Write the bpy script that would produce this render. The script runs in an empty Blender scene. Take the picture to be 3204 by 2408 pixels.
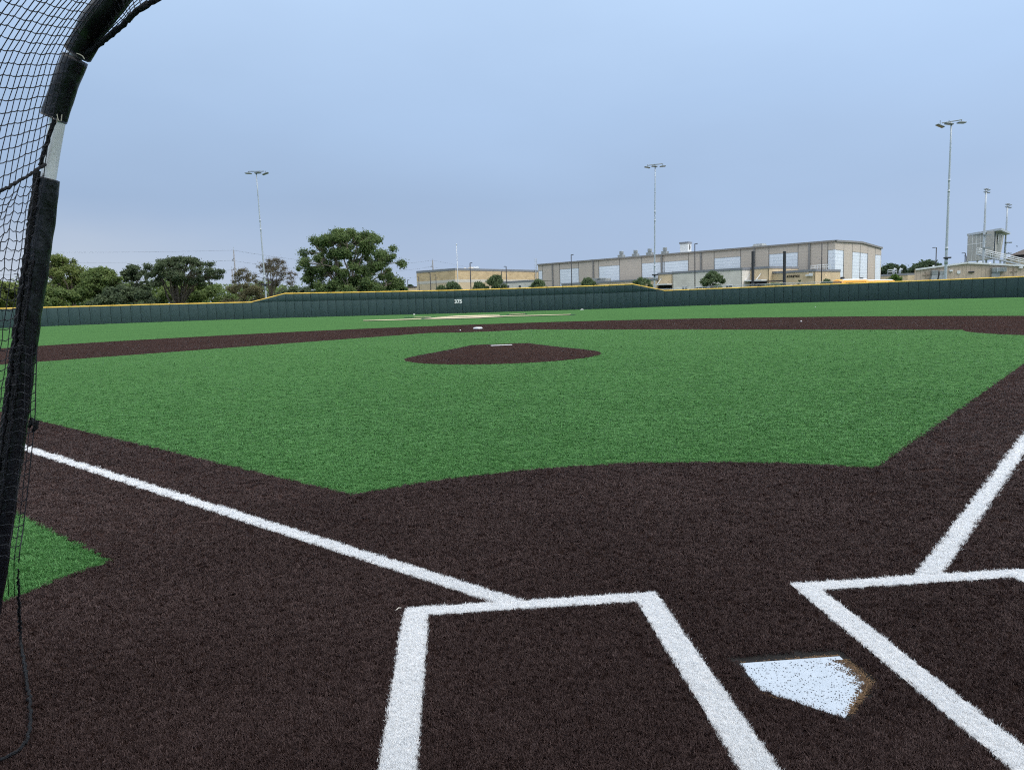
import bpy, bmesh, math, random
import numpy as np
from mathutils import Vector, Matrix

R = math.radians
rng = np.random.default_rng(7)
random.seed(7)
scene = bpy.context.scene
COL = scene.collection

# ------------------------------------------------------------------ camera
CAM = np.array([-1.32690528, -2.35537121, 1.5195])
YAW, PITCH, ROLL, FPX = -0.0761708, -0.1143339, -0.0321790, 2293.667   # focal length for a 3204 px wide frame
IW, IH = 3204.0, 2408.0
cy, sy, cp, sp, cr, sr = math.cos(YAW), math.sin(YAW), math.cos(PITCH), math.sin(PITCH), math.cos(ROLL), math.sin(ROLL)
FWD = np.array([-sy * cp, cy * cp, sp]); RT0 = np.array([cy, sy, 0.0]); UP0 = np.cross(RT0, FWD)
RT = cr * RT0 + sr * UP0; UP = -sr * RT0 + cr * UP0
FH = np.array([-sy, cy, 0.0])
cam_d = bpy.data.cameras.new('camera'); cam = bpy.data.objects.new('camera', cam_d); COL.objects.link(cam)
cam.matrix_world = Matrix(((RT[0], UP[0], -FWD[0], CAM[0]), (RT[1], UP[1], -FWD[1], CAM[1]), (RT[2], UP[2], -FWD[2], CAM[2]), (0, 0, 0, 1)))
cam_d.sensor_fit = 'HORIZONTAL'; cam_d.sensor_width = 36.0; cam_d.lens = FPX / IW * 36.0
cam_d.clip_start = 0.05; cam_d.clip_end = 3000
scene.camera = cam

# ------------------------------------------------------------------ world: pale overcast sky, brighter overhead
SUN_AZ, SUN_EL = R(118), R(42)          # azimuth clockwise from +Y (centre field): from the right, a little behind the camera
world = bpy.data.worlds.new('World'); scene.world = world; world.use_nodes = True
nt = world.node_tree; nt.nodes.clear()
N = nt.nodes.new; L = nt.links.new
tc = N('ShaderNodeTexCoord')
nz = N('ShaderNodeTexNoise'); nz.inputs['Scale'].default_value = 2.3; nz.inputs['Detail'].default_value = 4; nz.inputs['Roughness'].default_value = 0.5
mp = N('ShaderNodeMapping'); mp.inputs['Scale'].default_value = (1, 1, 3.0); mp.inputs['Location'].default_value = (3.1, 1.7, 0.4)
L(tc.outputs['Generated'], mp.inputs['Vector']); L(mp.outputs['Vector'], nz.inputs['Vector'])
sx = N('ShaderNodeSeparateXYZ'); L(tc.outputs['Generated'], sx.inputs[0])
ad = N('ShaderNodeMath'); ad.operation = 'MULTIPLY_ADD'; L(nz.outputs['Fac'], ad.inputs[0]); ad.inputs[1].default_value = 0.10
sb = N('ShaderNodeMath'); sb.operation = 'ADD'; L(sx.outputs['Z'], sb.inputs[0]); sb.inputs[1].default_value = -0.05
L(sb.outputs[0], ad.inputs[2])
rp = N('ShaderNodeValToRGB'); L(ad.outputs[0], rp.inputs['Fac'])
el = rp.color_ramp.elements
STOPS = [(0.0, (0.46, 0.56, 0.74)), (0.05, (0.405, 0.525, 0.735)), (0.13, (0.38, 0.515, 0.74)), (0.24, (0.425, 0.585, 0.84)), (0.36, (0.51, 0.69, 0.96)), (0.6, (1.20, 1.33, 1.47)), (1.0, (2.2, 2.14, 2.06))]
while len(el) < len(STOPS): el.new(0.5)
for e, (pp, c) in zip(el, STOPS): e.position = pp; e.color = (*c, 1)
n2 = N('ShaderNodeTexNoise'); n2.inputs['Scale'].default_value = 3.2; n2.inputs['Detail'].default_value = 5; n2.inputs['Roughness'].default_value = 0.45
mp2 = N('ShaderNodeMapping'); mp2.inputs['Scale'].default_value = (1, 1, 2.2); L(tc.outputs['Generated'], mp2.inputs['Vector']); L(mp2.outputs['Vector'], n2.inputs['Vector'])
mr = N('ShaderNodeMapRange'); mr.inputs['From Min'].default_value = 0.3; mr.inputs['From Max'].default_value = 0.7; mr.inputs['To Min'].default_value = 0.972; mr.inputs['To Max'].default_value = 1.03
L(n2.outputs['Fac'], mr.inputs['Value'])
mx = N('ShaderNodeMix'); mx.data_type = 'RGBA'; mx.blend_type = 'MULTIPLY'; mx.inputs['Factor'].default_value = 1
L(rp.outputs['Color'], mx.inputs['A']); L(mr.outputs['Result'], mx.inputs['B'])
sky = N('ShaderNodeTexSky'); sky.sky_type = 'NISHITA'; sky.sun_disc = False; sky.sun_elevation = SUN_EL; sky.sun_rotation = SUN_AZ; sky.air_density = 1.5; sky.dust_density = 4
lx = N('ShaderNodeMapRange'); lx.interpolation_type = 'SMOOTHSTEP'; lx.inputs['From Min'].default_value = 0.25; lx.inputs['From Max'].default_value = -0.6; L(sx.outputs['X'], lx.inputs['Value'])
lz = N('ShaderNodeMapRange'); lz.interpolation_type = 'SMOOTHSTEP'; lz.inputs['From Min'].default_value = 0.13; lz.inputs['From Max'].default_value = 0.01; L(ad.outputs[0], lz.inputs['Value'])
lm = N('ShaderNodeMath'); lm.operation = 'MULTIPLY'; L(lx.outputs['Result'], lm.inputs[0]); L(lz.outputs['Result'], lm.inputs[1])
pale = N('ShaderNodeMix'); pale.data_type = 'RGBA'; L(lm.outputs[0], pale.inputs['Factor']); L(mx.outputs['Result'], pale.inputs['A']); pale.inputs['B'].default_value = (0.60, 0.68, 0.80, 1)
# a little brighter round towards the veiled sun
dt = N('ShaderNodeVectorMath'); dt.operation = 'DOT_PRODUCT'; L(tc.outputs['Generated'], dt.inputs[0]); dt.inputs[1].default_value = (math.sin(SUN_AZ), math.cos(SUN_AZ), 0)
dm_ = N('ShaderNodeMapRange'); dm_.inputs['From Min'].default_value = -0.9; dm_.inputs['From Max'].default_value = 0.9; dm_.inputs['To Min'].default_value = 0.95; dm_.inputs['To Max'].default_value = 1.22; L(dt.outputs['Value'], dm_.inputs['Value'])
glow = N('ShaderNodeMix'); glow.data_type = 'RGBA'; glow.blend_type = 'MULTIPLY'; glow.inputs['Factor'].default_value = 1; L(pale.outputs['Result'], glow.inputs['A']); L(dm_.outputs['Result'], glow.inputs['B'])
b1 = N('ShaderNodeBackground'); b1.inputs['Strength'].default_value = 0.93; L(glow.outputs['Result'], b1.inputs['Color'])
b2 = N('ShaderNodeBackground'); b2.inputs['Strength'].default_value = 0.006; L(sky.outputs['Color'], b2.inputs['Color'])
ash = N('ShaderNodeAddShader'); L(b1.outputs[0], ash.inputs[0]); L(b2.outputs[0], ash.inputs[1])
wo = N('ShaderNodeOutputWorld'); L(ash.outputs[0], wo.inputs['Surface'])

sun_d = bpy.data.lights.new('sun', 'SUN'); sun_d.energy = 1.5; sun_d.angle = R(28); sun_d.color = (1.0, 0.95, 0.86)
sun = bpy.data.objects.new('sun', sun_d); COL.objects.link(sun)
sdir = Vector((math.sin(SUN_AZ) * math.cos(SUN_EL), math.cos(SUN_AZ) * math.cos(SUN_EL), math.sin(SUN_EL)))
sun.rotation_euler = sdir.to_track_quat('Z', 'Y').to_euler()

vs = scene.view_settings; vs.view_transform = 'Standard'; vs.look = 'None'; vs.exposure = 0.0; vs.gamma = 1.0; vs.use_curve_mapping = False
scene.render.engine = 'CYCLES'
cyc = scene.cycles
cyc.max_bounces = 4; cyc.diffuse_bounces = 2; cyc.glossy_bounces = 2; cyc.transmission_bounces = 3; cyc.transparent_max_bounces = 8
cyc.use_adaptive_sampling = True; cyc.adaptive_threshold = 0.025; cyc.adaptive_min_samples = 10
cyc.pixel_filter_type = 'BLACKMAN_HARRIS'; cyc.filter_width = 1.15; cyc.caustics_reflective = False; cyc.caustics_refractive = False
cyc.use_denoising = False
cyc.sample_clamp_indirect = 4

# ------------------------------------------------------------------ projection helpers (photograph pixels to places)
def ray(px, py):
    return FWD + (px - IW / 2) / FPX * RT - (py - IH / 2) / FPX * UP
def at(px, py, b):
    """the point on that line of sight which lies b metres ahead of the camera"""
    d = ray(px, py); return CAM + d * (b / d.dot(FH))
def atz(px, py, z=0.0):
    d = ray(px, py); return CAM + d * ((z - CAM[2]) / d[2])
def pix(P):
    d = np.asarray(P, float) - CAM; zz = d.dot(FWD); return IW / 2 + FPX * d.dot(RT) / zz, IH / 2 - FPX * d.dot(UP) / zz
def on_line(px, A, B, z):
    """the point of the plan line A-B whose picture column at height z is px"""
    A = np.asarray(A, float)[:2]; B = np.asarray(B, float)[:2]; lo, hi = -0.6, 1.6
    f = lambda t: pix([*(A + (B - A) * t), z])[0] - px
    flo = f(lo)
    for _ in range(50):
        m = (lo + hi) / 2
        if (f(m) > 0) == (flo > 0): lo = m
        else: hi = m
    return A + (B - A) * lo
def smooth(a, b, x): t = np.clip((x - a) / (b - a), 0, 1); return t * t * (3 - 2 * t)
ANG = [-60, -45, -29, -23, -16.6, -9.2, -0.6, 4.2, 11.5, 15.8, 20.6, 25.7, 31.3, 39.6, 46, 60]
ZB = [.1, .14, .15, .155, .10, -.03, -.19, -.205, -.22, -.13, -.10, -.06, -.05, -.02, 0, 0]
RB = [97, 104.5, 111.5, 112.0, 113.1, 114.0, 114.6, 114.5, 113.7, 112.5, 111.2, 109.9, 108.6, 104.4, 100, 90]
def wall_r(a): return np.interp(a, ANG, RB)
def wall_z(a): return np.interp(a, ANG, ZB)
def gz(x, y):
    """ground height behind the outfield wall"""
    r = math.hypot(x, y); return -0.3 + 1.0 * float(smooth(118, 165, r))

# ------------------------------------------------------------------ materials
def new_mat(name):
    m = bpy.data.materials.new(name); m.use_nodes = True; m.node_tree.nodes.clear(); return m
def mat(name, c, rough=0.7, var=0.0, scale=3.0, bump=0.0, bscale=30.0, metal=0.0, spec=0.35, coord='Object', c2=None, detail=5.0, stretch=None):
    """a Principled surface whose colour wanders between c and c2 with noise, and fine relief"""
    m = new_mat(name); t = m.node_tree; n = t.nodes.new; l = t.links.new
    p = n('ShaderNodeBsdfPrincipled'); o = n('ShaderNodeOutputMaterial'); l(p.outputs[0], o.inputs['Surface'])
    p.inputs['Roughness'].default_value = rough; p.inputs['Metallic'].default_value = metal; p.inputs['Specular IOR Level'].default_value = spec
    tcn = n('ShaderNodeTexCoord'); v = tcn.outputs[coord]
    if stretch:
        mpn = n('ShaderNodeMapping'); mpn.inputs['Scale'].default_value = stretch; l(v, mpn.inputs['Vector']); v = mpn.outputs['Vector']
    if c2 is None: c2 = tuple(max(0, x * (1 - var)) for x in c); c = tuple(x * (1 + var) for x in c)
    ns = n('ShaderNodeTexNoise'); ns.inputs['Scale'].default_value = scale; ns.inputs['Detail'].default_value = detail; ns.inputs['Roughness'].default_value = 0.65
    l(v, ns.inputs['Vector'])
    cr_ = n('ShaderNodeValToRGB'); cr_.color_ramp.elements[0].position = 0.3; cr_.color_ramp.elements[1].position = 0.7
    cr_.color_ramp.elements[0].color = (*c2, 1); cr_.color_ramp.elements[1].color = (*c, 1)
    l(ns.outputs['Fac'], cr_.inputs['Fac']); l(cr_.outputs['Color'], p.inputs['Base Color'])
    if bump:
        nb = n('ShaderNodeTexNoise'); nb.inputs['Scale'].default_value = bscale; nb.inputs['Detail'].default_value = 4; l(v, nb.inputs['Vector'])
        bp = n('ShaderNodeBump'); bp.inputs['Strength'].default_value = bump; bp.inputs['Distance'].default_value = 0.02
        l(nb.outputs['Fac'], bp.inputs['Height']); l(bp.outputs[0], p.inputs['Normal'])
    return m
def brick_mat(name, c1, c2, cm, bw, bh, mortar=0.02, rough=0.85, bump=0.25, var=0.12):
    """masonry or ribbed cladding on UVs in metres"""
    m = new_mat(name); t = m.node_tree; n = t.nodes.new; l = t.links.new
    p = n('ShaderNodeBsdfPrincipled'); o = n('ShaderNodeOutputMaterial'); l(p.outputs[0], o.inputs['Surface']); p.inputs['Roughness'].default_value = rough
    p.inputs['Specular IOR Level'].default_value = 0.25
    uv = n('ShaderNodeUVMap'); bt = n('ShaderNodeTexBrick'); l(uv.outputs[0], bt.inputs['Vector'])
    bt.inputs['Scale'].default_value = 1.0; bt.inputs['Brick Width'].default_value = bw; bt.inputs['Row Height'].default_value = bh
    bt.inputs['Mortar Size'].default_value = mortar; bt.inputs['Bias'].default_value = 0.0
    bt.inputs['Color1'].default_value = (*c1, 1); bt.inputs['Color2'].default_value = (*c2, 1); bt.inputs['Mortar'].default_value = (*cm, 1)
    ns = n('ShaderNodeTexNoise'); ns.inputs['Scale'].default_value = 0.35; ns.inputs['Detail'].default_value = 6; l(uv.outputs[0], ns.inputs['Vector'])
    mr_ = n('ShaderNodeMapRange'); mr_.inputs['From Min'].default_value = .3; mr_.inputs['From Max'].default_value = .7; mr_.inputs['To Min'].default_value = 1 - var; mr_.inputs['To Max'].default_value = 1 + var
    l(ns.outputs['Fac'], mr_.inputs['Value'])
    mm = n('ShaderNodeMix'); mm.data_type = 'RGBA'; mm.blend_type = 'MULTIPLY'; mm.inputs['Factor'].default_value = 1
    l(bt.outputs['Color'], mm.inputs['A']); l(mr_.outputs['Result'], mm.inputs['B']); l(mm.outputs['Result'], p.inputs['Base Color'])
    bp = n('ShaderNodeBump'); bp.inputs['Strength'].default_value = bump; bp.inputs['Distance'].default_value = 0.03; bp.invert = True
    l(bt.outputs['Fac'], bp.inputs['Height']); l(bp.outputs[0], p.inputs['Normal'])
    return m
def turf_sheet_mat(name, lo, hi, rough=0.75, fine=(60, 60, 60), streak=True):
    m = new_mat(name); t = m.node_tree; n = t.nodes.new; l = t.links.new
    p = n('ShaderNodeBsdfPrincipled'); o = n('ShaderNodeOutputMaterial'); l(p.outputs[0], o.inputs['Surface'])
    p.inputs['Roughness'].default_value = 1.0; p.inputs['Specular IOR Level'].default_value = 0.0
    tcn = n('ShaderNodeTexCoord')
    def noise(sc, det, st):
        mpn = n('ShaderNodeMapping'); mpn.inputs['Scale'].default_value = st; l(tcn.outputs['Object'], mpn.inputs['Vector'])
        x = n('ShaderNodeTexNoise'); x.inputs['Scale'].default_value = sc; x.inputs['Detail'].default_value = det; x.inputs['Roughness'].default_value = 0.7; l(mpn.outputs['Vector'], x.inputs['Vector']); return x.outputs['Fac']
    a = noise(9.0, 6, (1, 1, 1)); b = noise(0.12, 4, (1, 2.2, 1)); c = noise(0.9, 5, (0.25, 2.5, 1))
    m1 = n('ShaderNodeMath'); m1.operation = 'MULTIPLY_ADD'; l(a, m1.inputs[0]); m1.inputs[1].default_value = 0.55
    m2 = n('ShaderNodeMath'); m2.operation = 'MULTIPLY_ADD'; l(b, m2.inputs[0]); m2.inputs[1].default_value = 0.28
    m3 = n('ShaderNodeMath'); m3.operation = 'MULTIPLY'; l(c, m3.inputs[0]); m3.inputs[1].default_value = 0.17
    l(m3.outputs[0], m2.inputs[2]); l(m2.outputs[0], m1.inputs[2])
    cr_ = n('ShaderNodeValToRGB'); cr_.color_ramp.elements[0].position = 0.32; cr_.color_ramp.elements[1].position = 0.68
    cr_.color_ramp.elements[0].color = (*lo, 1); cr_.color_ramp.elements[1].color = (*hi, 1)
    l(m1.outputs[0], cr_.inputs['Fac']); l(cr_.outputs['Color'], p.inputs['Base Color'])
    nb = n('ShaderNodeTexNoise'); nb.inputs['Scale'].default_value = 45; nb.inputs['Detail'].default_value = 3; l(tcn.outputs['Object'], nb.inputs['Vector'])
    bp = n('ShaderNodeBump'); bp.inputs['Strength'].default_value = 0.6; bp.inputs['Distance'].default_value = 0.03; l(nb.outputs['Fac'], bp.inputs['Height']); l(bp.outputs[0], p.inputs['Normal'])
    return m
def blade_mat(name, stops, rough=0.5, spec=0.3, trans=0.15):
    m = new_mat(name); t = m.node_tree; n = t.nodes.new; l = t.links.new
    p = n('ShaderNodeBsdfPrincipled'); o = n('ShaderNodeOutputMaterial')
    p.inputs['Roughness'].default_value = rough; p.inputs['Specular IOR Level'].default_value = spec
    oi = n('ShaderNodeObjectInfo'); g = n('ShaderNodeNewGeometry')
    wn = n('ShaderNodeTexNoise'); wn.inputs['Scale'].default_value = 0.5; wn.inputs['Detail'].default_value = 4; l(g.outputs['Position'], wn.inputs['Vector'])
    w2 = n('ShaderNodeTexNoise'); w2.inputs['Scale'].default_value = 3.0; w2.inputs['Detail'].default_value = 3; mv = n('ShaderNodeMapping'); mv.inputs['Scale'].default_value = (0.16, 0.75, 1); l(g.outputs['Position'], mv.inputs['Vector']); l(mv.outputs['Vector'], w2.inputs['Vector'])
    m0 = n('ShaderNodeMath'); m0.operation = 'MULTIPLY'; l(oi.outputs['Random'], m0.inputs[0]); m0.inputs[1].default_value = 0.36
    m1 = n('ShaderNodeMath'); m1.operation = 'MULTIPLY_ADD'; l(wn.outputs['Fac'], m1.inputs[0]); m1.inputs[1].default_value = 0.36; l(m0.outputs[0], m1.inputs[2])
    m2 = n('ShaderNodeMath'); m2.operation = 'MULTIPLY_ADD'; l(w2.outputs['Fac'], m2.inputs[0]); m2.inputs[1].default_value = 0.22; l(m1.outputs[0], m2.inputs[2])
    cr_ = n('ShaderNodeValToRGB'); e = cr_.color_ramp.elements
    while len(e) < len(stops): e.new(0.5)
    for k, (pp, c) in zip(e, stops): k.position = pp; k.color = (*c, 1)
    l(m2.outputs[0], cr_.inputs['Fac']); l(cr_.outputs['Color'], p.inputs['Base Color'])
    tr = n('ShaderNodeBsdfTranslucent'); l(cr_.outputs['Color'], tr.inputs['Color'])
    ms = n('ShaderNodeMixShader'); ms.inputs[0].default_value = trans; l(p.outputs[0], ms.inputs[1]); l(tr.outputs[0], ms.inputs[2]); l(ms.outputs[0], o.inputs['Surface'])
    return m
def leaf_mat(name, lo, hi, trans=0.5, rough=0.6):
    m = new_mat(name); t = m.node_tree; n = t.nodes.new; l = t.links.new
    p = n('ShaderNodeBsdfPrincipled'); o = n('ShaderNodeOutputMaterial'); p.inputs['Roughness'].default_value = rough; p.inputs['Specular IOR Level'].default_value = 0.25
    g = n('ShaderNodeNewGeometry'); w = n('ShaderNodeTexNoise'); w.inputs['Scale'].default_value = 0.45; w.inputs['Detail'].default_value = 4; l(g.outputs['Position'], w.inputs['Vector'])
    rm = n('ShaderNodeMath'); rm.operation = 'MULTIPLY_ADD'; l(g.outputs['Random Per Island'], rm.inputs[0]); rm.inputs[1].default_value = 0.4
    sm = n('ShaderNodeMath'); sm.operation = 'MULTIPLY'; l(w.outputs['Fac'], sm.inputs[0]); sm.inputs[1].default_value = 0.75; l(sm.outputs[0], rm.inputs[2])
    cr_ = n('ShaderNodeValToRGB'); cr_.color_ramp.elements[0].position = 0.28; cr_.color_ramp.elements[1].position = 0.82
    cr_.color_ramp.elements[0].color = (*lo, 1); cr_.color_ramp.elements[1].color = (*hi, 1)
    l(rm.outputs[0], cr_.inputs['Fac']); l(cr_.outputs['Color'], p.inputs['Base Color'])
    tr = n('ShaderNodeBsdfTranslucent'); l(cr_.outputs['Color'], tr.inputs['Color'])
    ms = n('ShaderNodeMixShader'); ms.inputs[0].default_value = trans; l(p.outputs[0], ms.inputs[1]); l(tr.outputs[0], ms.inputs[2]); l(ms.outputs[0], o.inputs['Surface'])
    return m

M = {}
M['green_sheet'] = turf_sheet_mat('green turf', (0.047, 0.116, 0.039), (0.078, 0.173, 0.063))
M['brown_sheet'] = turf_sheet_mat('brown turf', (0.026, 0.0155, 0.0140), (0.050, 0.032, 0.029))
M['home_sheet'] = turf_sheet_mat('brown turf with dark infill', (0.010, 0.0065, 0.006), (0.030, 0.019, 0.017))
M['infill'] = mat('shade-darkened crumb infill', (0.010, 0.008, 0.0075), 0.95, c2=(0.004, 0.0035, 0.0035), scale=220, bump=0.5, bscale=300)  # crumb rubber, with the shade of the plate groove put into its colour
M['white_sheet'] = mat('white turf', (0.60, 0.61, 0.63), 0.85, c2=(0.42, 0.43, 0.45), scale=60, bump=0.5, bscale=120)
M['cream_turf'] = mat('cream turf', (0.62, 0.53, 0.36), 0.85, var=0.12, scale=6)
M['dark_turf'] = mat('dark green turf', (0.02, 0.06, 0.03), 0.85, var=0.15, scale=6)
M['green_blade'] = blade_mat('green blade', [(0.2, (0.044, 0.138, 0.036)), (0.5, (0.074, 0.210, 0.058)), (0.8, (0.112, 0.278, 0.090))], 0.55, 0.2)
M['brown_blade'] = blade_mat('brown blade', [(0.2, (0.026, 0.0150, 0.0138)), (0.5, (0.058, 0.0370, 0.0345)), (0.82, (0.128, 0.088, 0.083))], 0.55, 0.15)
M['white_blade'] = blade_mat('white blade', [(0.2, (0.80, 0.83, 0.86)), (0.6, (0.90, 0.91, 0.92)), (0.9, (0.94, 0.945, 0.95))], 0.55, 0.3, 0.3)
M['ground'] = mat('far ground', (0.10, 0.13, 0.06), 0.95, var=0.3, scale=0.08)
M['pad'] = mat('dark green vinyl pad', (0.038, 0.067, 0.069), 0.68, var=0.10, scale=0.5, bump=0.04, bscale=3, spec=0.2)
M['pad_gap'] = mat('dark gap', (0.012, 0.015, 0.016), 0.9, var=0.1)
M['yellow'] = mat('yellow plastic cap', (0.86, 0.55, 0.09), 0.5, var=0.06, scale=1.5)
M['white_paint'] = mat('white paint', (0.82, 0.82, 0.80), 0.5, var=0.03)
M['galv'] = mat('galvanised steel', (0.74, 0.76, 0.78), 0.42, c2=(0.62, 0.65, 0.68), scale=14, metal=0.25, spec=0.5)
M['pole_grey'] = mat('grey galvanised pole', (0.46, 0.50, 0.54), 0.5, var=0.08, scale=1.2, metal=0.3)
M['dark_metal'] = mat('dark bronze metal', (0.035, 0.037, 0.043), 0.55, var=0.1)
M['fixture'] = mat('floodlight housing', (0.22, 0.25, 0.27), 0.5, var=0.15)
M['lens'] = mat('floodlight glass', (0.06, 0.08, 0.09), 0.2, spec=0.6, var=0.1)
M['vinyl'] = mat('black vinyl sleeve', (0.0045, 0.005, 0.007), 0.34, c2=(0.008, 0.009, 0.012), scale=9, bump=0.8, bscale=16, spec=0.35, stretch=(1, 1, 0.6))
M['net'] = mat('black netting', (0.006, 0.007, 0.012), 0.7, var=0.2)
M['rope'] = mat('black rope hem', (0.005, 0.006, 0.009), 0.85, var=0.3, scale=60, bump=0.9, bscale=160)
M['trail'] = mat('dusty net hem', (0.016, 0.018, 0.022), 0.9, var=0.3, scale=60)
M['tie'] = mat('pale zip tie', (0.5, 0.47, 0.38), 0.6)
M['rubber_white'] = mat('white rubber', (0.80, 0.82, 0.84), 0.5, c2=(0.68, 0.71, 0.75), scale=14, bump=0.08, bscale=50)
M['crumb'] = mat('black crumb', (0.02, 0.016, 0.015), 0.9, var=0.4, scale=90)
M['sand'] = mat('tan sand', (0.13, 0.082, 0.045), 0.95, var=0.35, scale=120)
M['brick'] = brick_mat('tan brick', (0.66, 0.50, 0.30), (0.50, 0.37, 0.215), (0.54, 0.44, 0.31), 1.5, 0.45, 0.03, bump=0.0, var=0.05)
M['brick_smooth'] = brick_mat('smooth tan masonry', (0.60, 0.485, 0.335), (0.57, 0.46, 0.315), (0.53, 0.43, 0.30), 0.8, 0.4, 0.015, bump=0.1, var=0.07)
M['tan'] = brick_mat('tan block', (0.64, 0.51, 0.335), (0.60, 0.475, 0.31), (0.55, 0.44, 0.30), 1.2, 0.4, 0.012, bump=0.1, var=0.1)
M['block'] = brick_mat('pale split block', (0.76, 0.72, 0.655), (0.69, 0.65, 0.59), (0.60, 0.565, 0.515), 0.8, 0.4, 0.03, bump=0.1)
M['siding'] = brick_mat('grey beige ribbed cladding', (0.56, 0.495, 0.425), (0.55, 0.485, 0.415), (0.50, 0.44, 0.378), 40.0, 0.72, 0.06, bump=0.0, var=0.03)
M['light_panel'] = brick_mat('white translucent panel', (0.80, 0.86, 0.93), (0.79, 0.85, 0.92), (0.58, 0.63, 0.70), 40.0, 0.82, 0.05, rough=0.4, bump=0.0, var=0.03)
M['stone_band'] = mat('pale stone band', (0.58, 0.54, 0.48), 0.8, var=0.08)
M['fascia'] = mat('grey metal fascia', (0.24, 0.25, 0.275), 0.5, var=0.08, metal=0.2)
M['roof_white'] = mat('off-white pole paint', (0.66, 0.67, 0.68), 0.5, var=0.04)
M['seam'] = mat('dark seam', (0.15, 0.14, 0.13), 0.7, var=0.1)
M['gutter'] = mat('brown grey gutter', (0.25, 0.24, 0.23), 0.6, var=0.08)
M['roof'] = mat('roof membrane', (0.42, 0.41, 0.39), 0.8, var=0.1, scale=0.5)
M['metal_tan'] = brick_mat('tan ribbed metal siding', (0.58, 0.47, 0.365), (0.57, 0.46, 0.355), (0.40, 0.32, 0.25), 0.62, 60.0, 0.03, rough=0.55, bump=0.2, var=0.06)
M['white_trim'] = mat('white metal trim', (0.74, 0.76, 0.77), 0.5, var=0.05)
M['duct'] = mat('weathered galvanised duct', (0.40, 0.42, 0.42), 0.5, c2=(0.20, 0.22, 0.22), scale=1.6, metal=0.4)
M['glass'] = mat('dark window glass', (0.03, 0.045, 0.055), 0.12, spec=0.8, var=0.1)
M['void'] = mat('dark opening', (0.015, 0.015, 0.017), 0.8)
M['black'] = mat('black lettering', (0.012, 0.012, 0.013), 0.5)
M['bus'] = mat('school bus yellow', (0.78, 0.36, 0.025), 0.4, var=0.05)
M['tyre'] = mat('black tyre', (0.02, 0.02, 0.021), 0.85)
M['car'] = mat('dark car paint', (0.035, 0.04, 0.05), 0.25, spec=0.6, var=0.05)
M['shingle'] = mat('dark shingle roof', (0.10, 0.085, 0.08), 0.9, var=0.2, scale=3)
M['mesh_panel'] = mat('pale perforated cladding', (0.44, 0.44, 0.42), 0.7, c2=(0.33, 0.34, 0.33), scale=0.5, bump=0.2, bscale=6)
M['bark'] = mat('grey brown bark', (0.13, 0.105, 0.085), 0.9, var=0.3, scale=4, bump=0.5, bscale=12)
M['bark_pale'] = mat('pale branch bark', (0.27, 0.225, 0.19), 0.9, var=0.25, scale=4)
M['wood_pole'] = mat('weathered utility pole', (0.25, 0.25, 0.26), 0.9, var=0.15, scale=2)
M['wire'] = mat('power line', (0.12, 0.13, 0.15), 0.6)
M['leaf_olive'] = leaf_mat('olive green leaves', (0.0884, 0.1282, 0.0398), (0.2765, 0.3318, 0.1061))
M['leaf_mid'] = leaf_mat('mid green leaves', (0.0731, 0.1212, 0.0417), (0.2193, 0.2882, 0.094))
M['leaf_dark'] = leaf_mat('dark oak leaves', (0.0479, 0.0767, 0.0432), (0.1485, 0.1917, 0.1006))
M['leaf_big'] = leaf_mat('deep green leaves', (0.0546, 0.1023, 0.041), (0.2001, 0.2729, 0.0955))
M['leaf_dry'] = leaf_mat('sparse dry leaves', (0.0876, 0.0904, 0.0438), (0.2042, 0.1896, 0.1021))
M['leaf_shrub'] = leaf_mat('shrub leaves', (0.0619, 0.0994, 0.053), (0.1878, 0.2542, 0.1216))
M['leaf_far'] = leaf_mat('far tree leaves', (0.0498, 0.0854, 0.0498), (0.1067, 0.1512, 0.08))
M['leaf_bright'] = leaf_mat('bright green leaves', (0.05, 0.11, 0.02), (0.13, 0.22, 0.05))
M['bird'] = mat('dark feathers', (0.02, 0.02, 0.024), 0.8)

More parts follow.
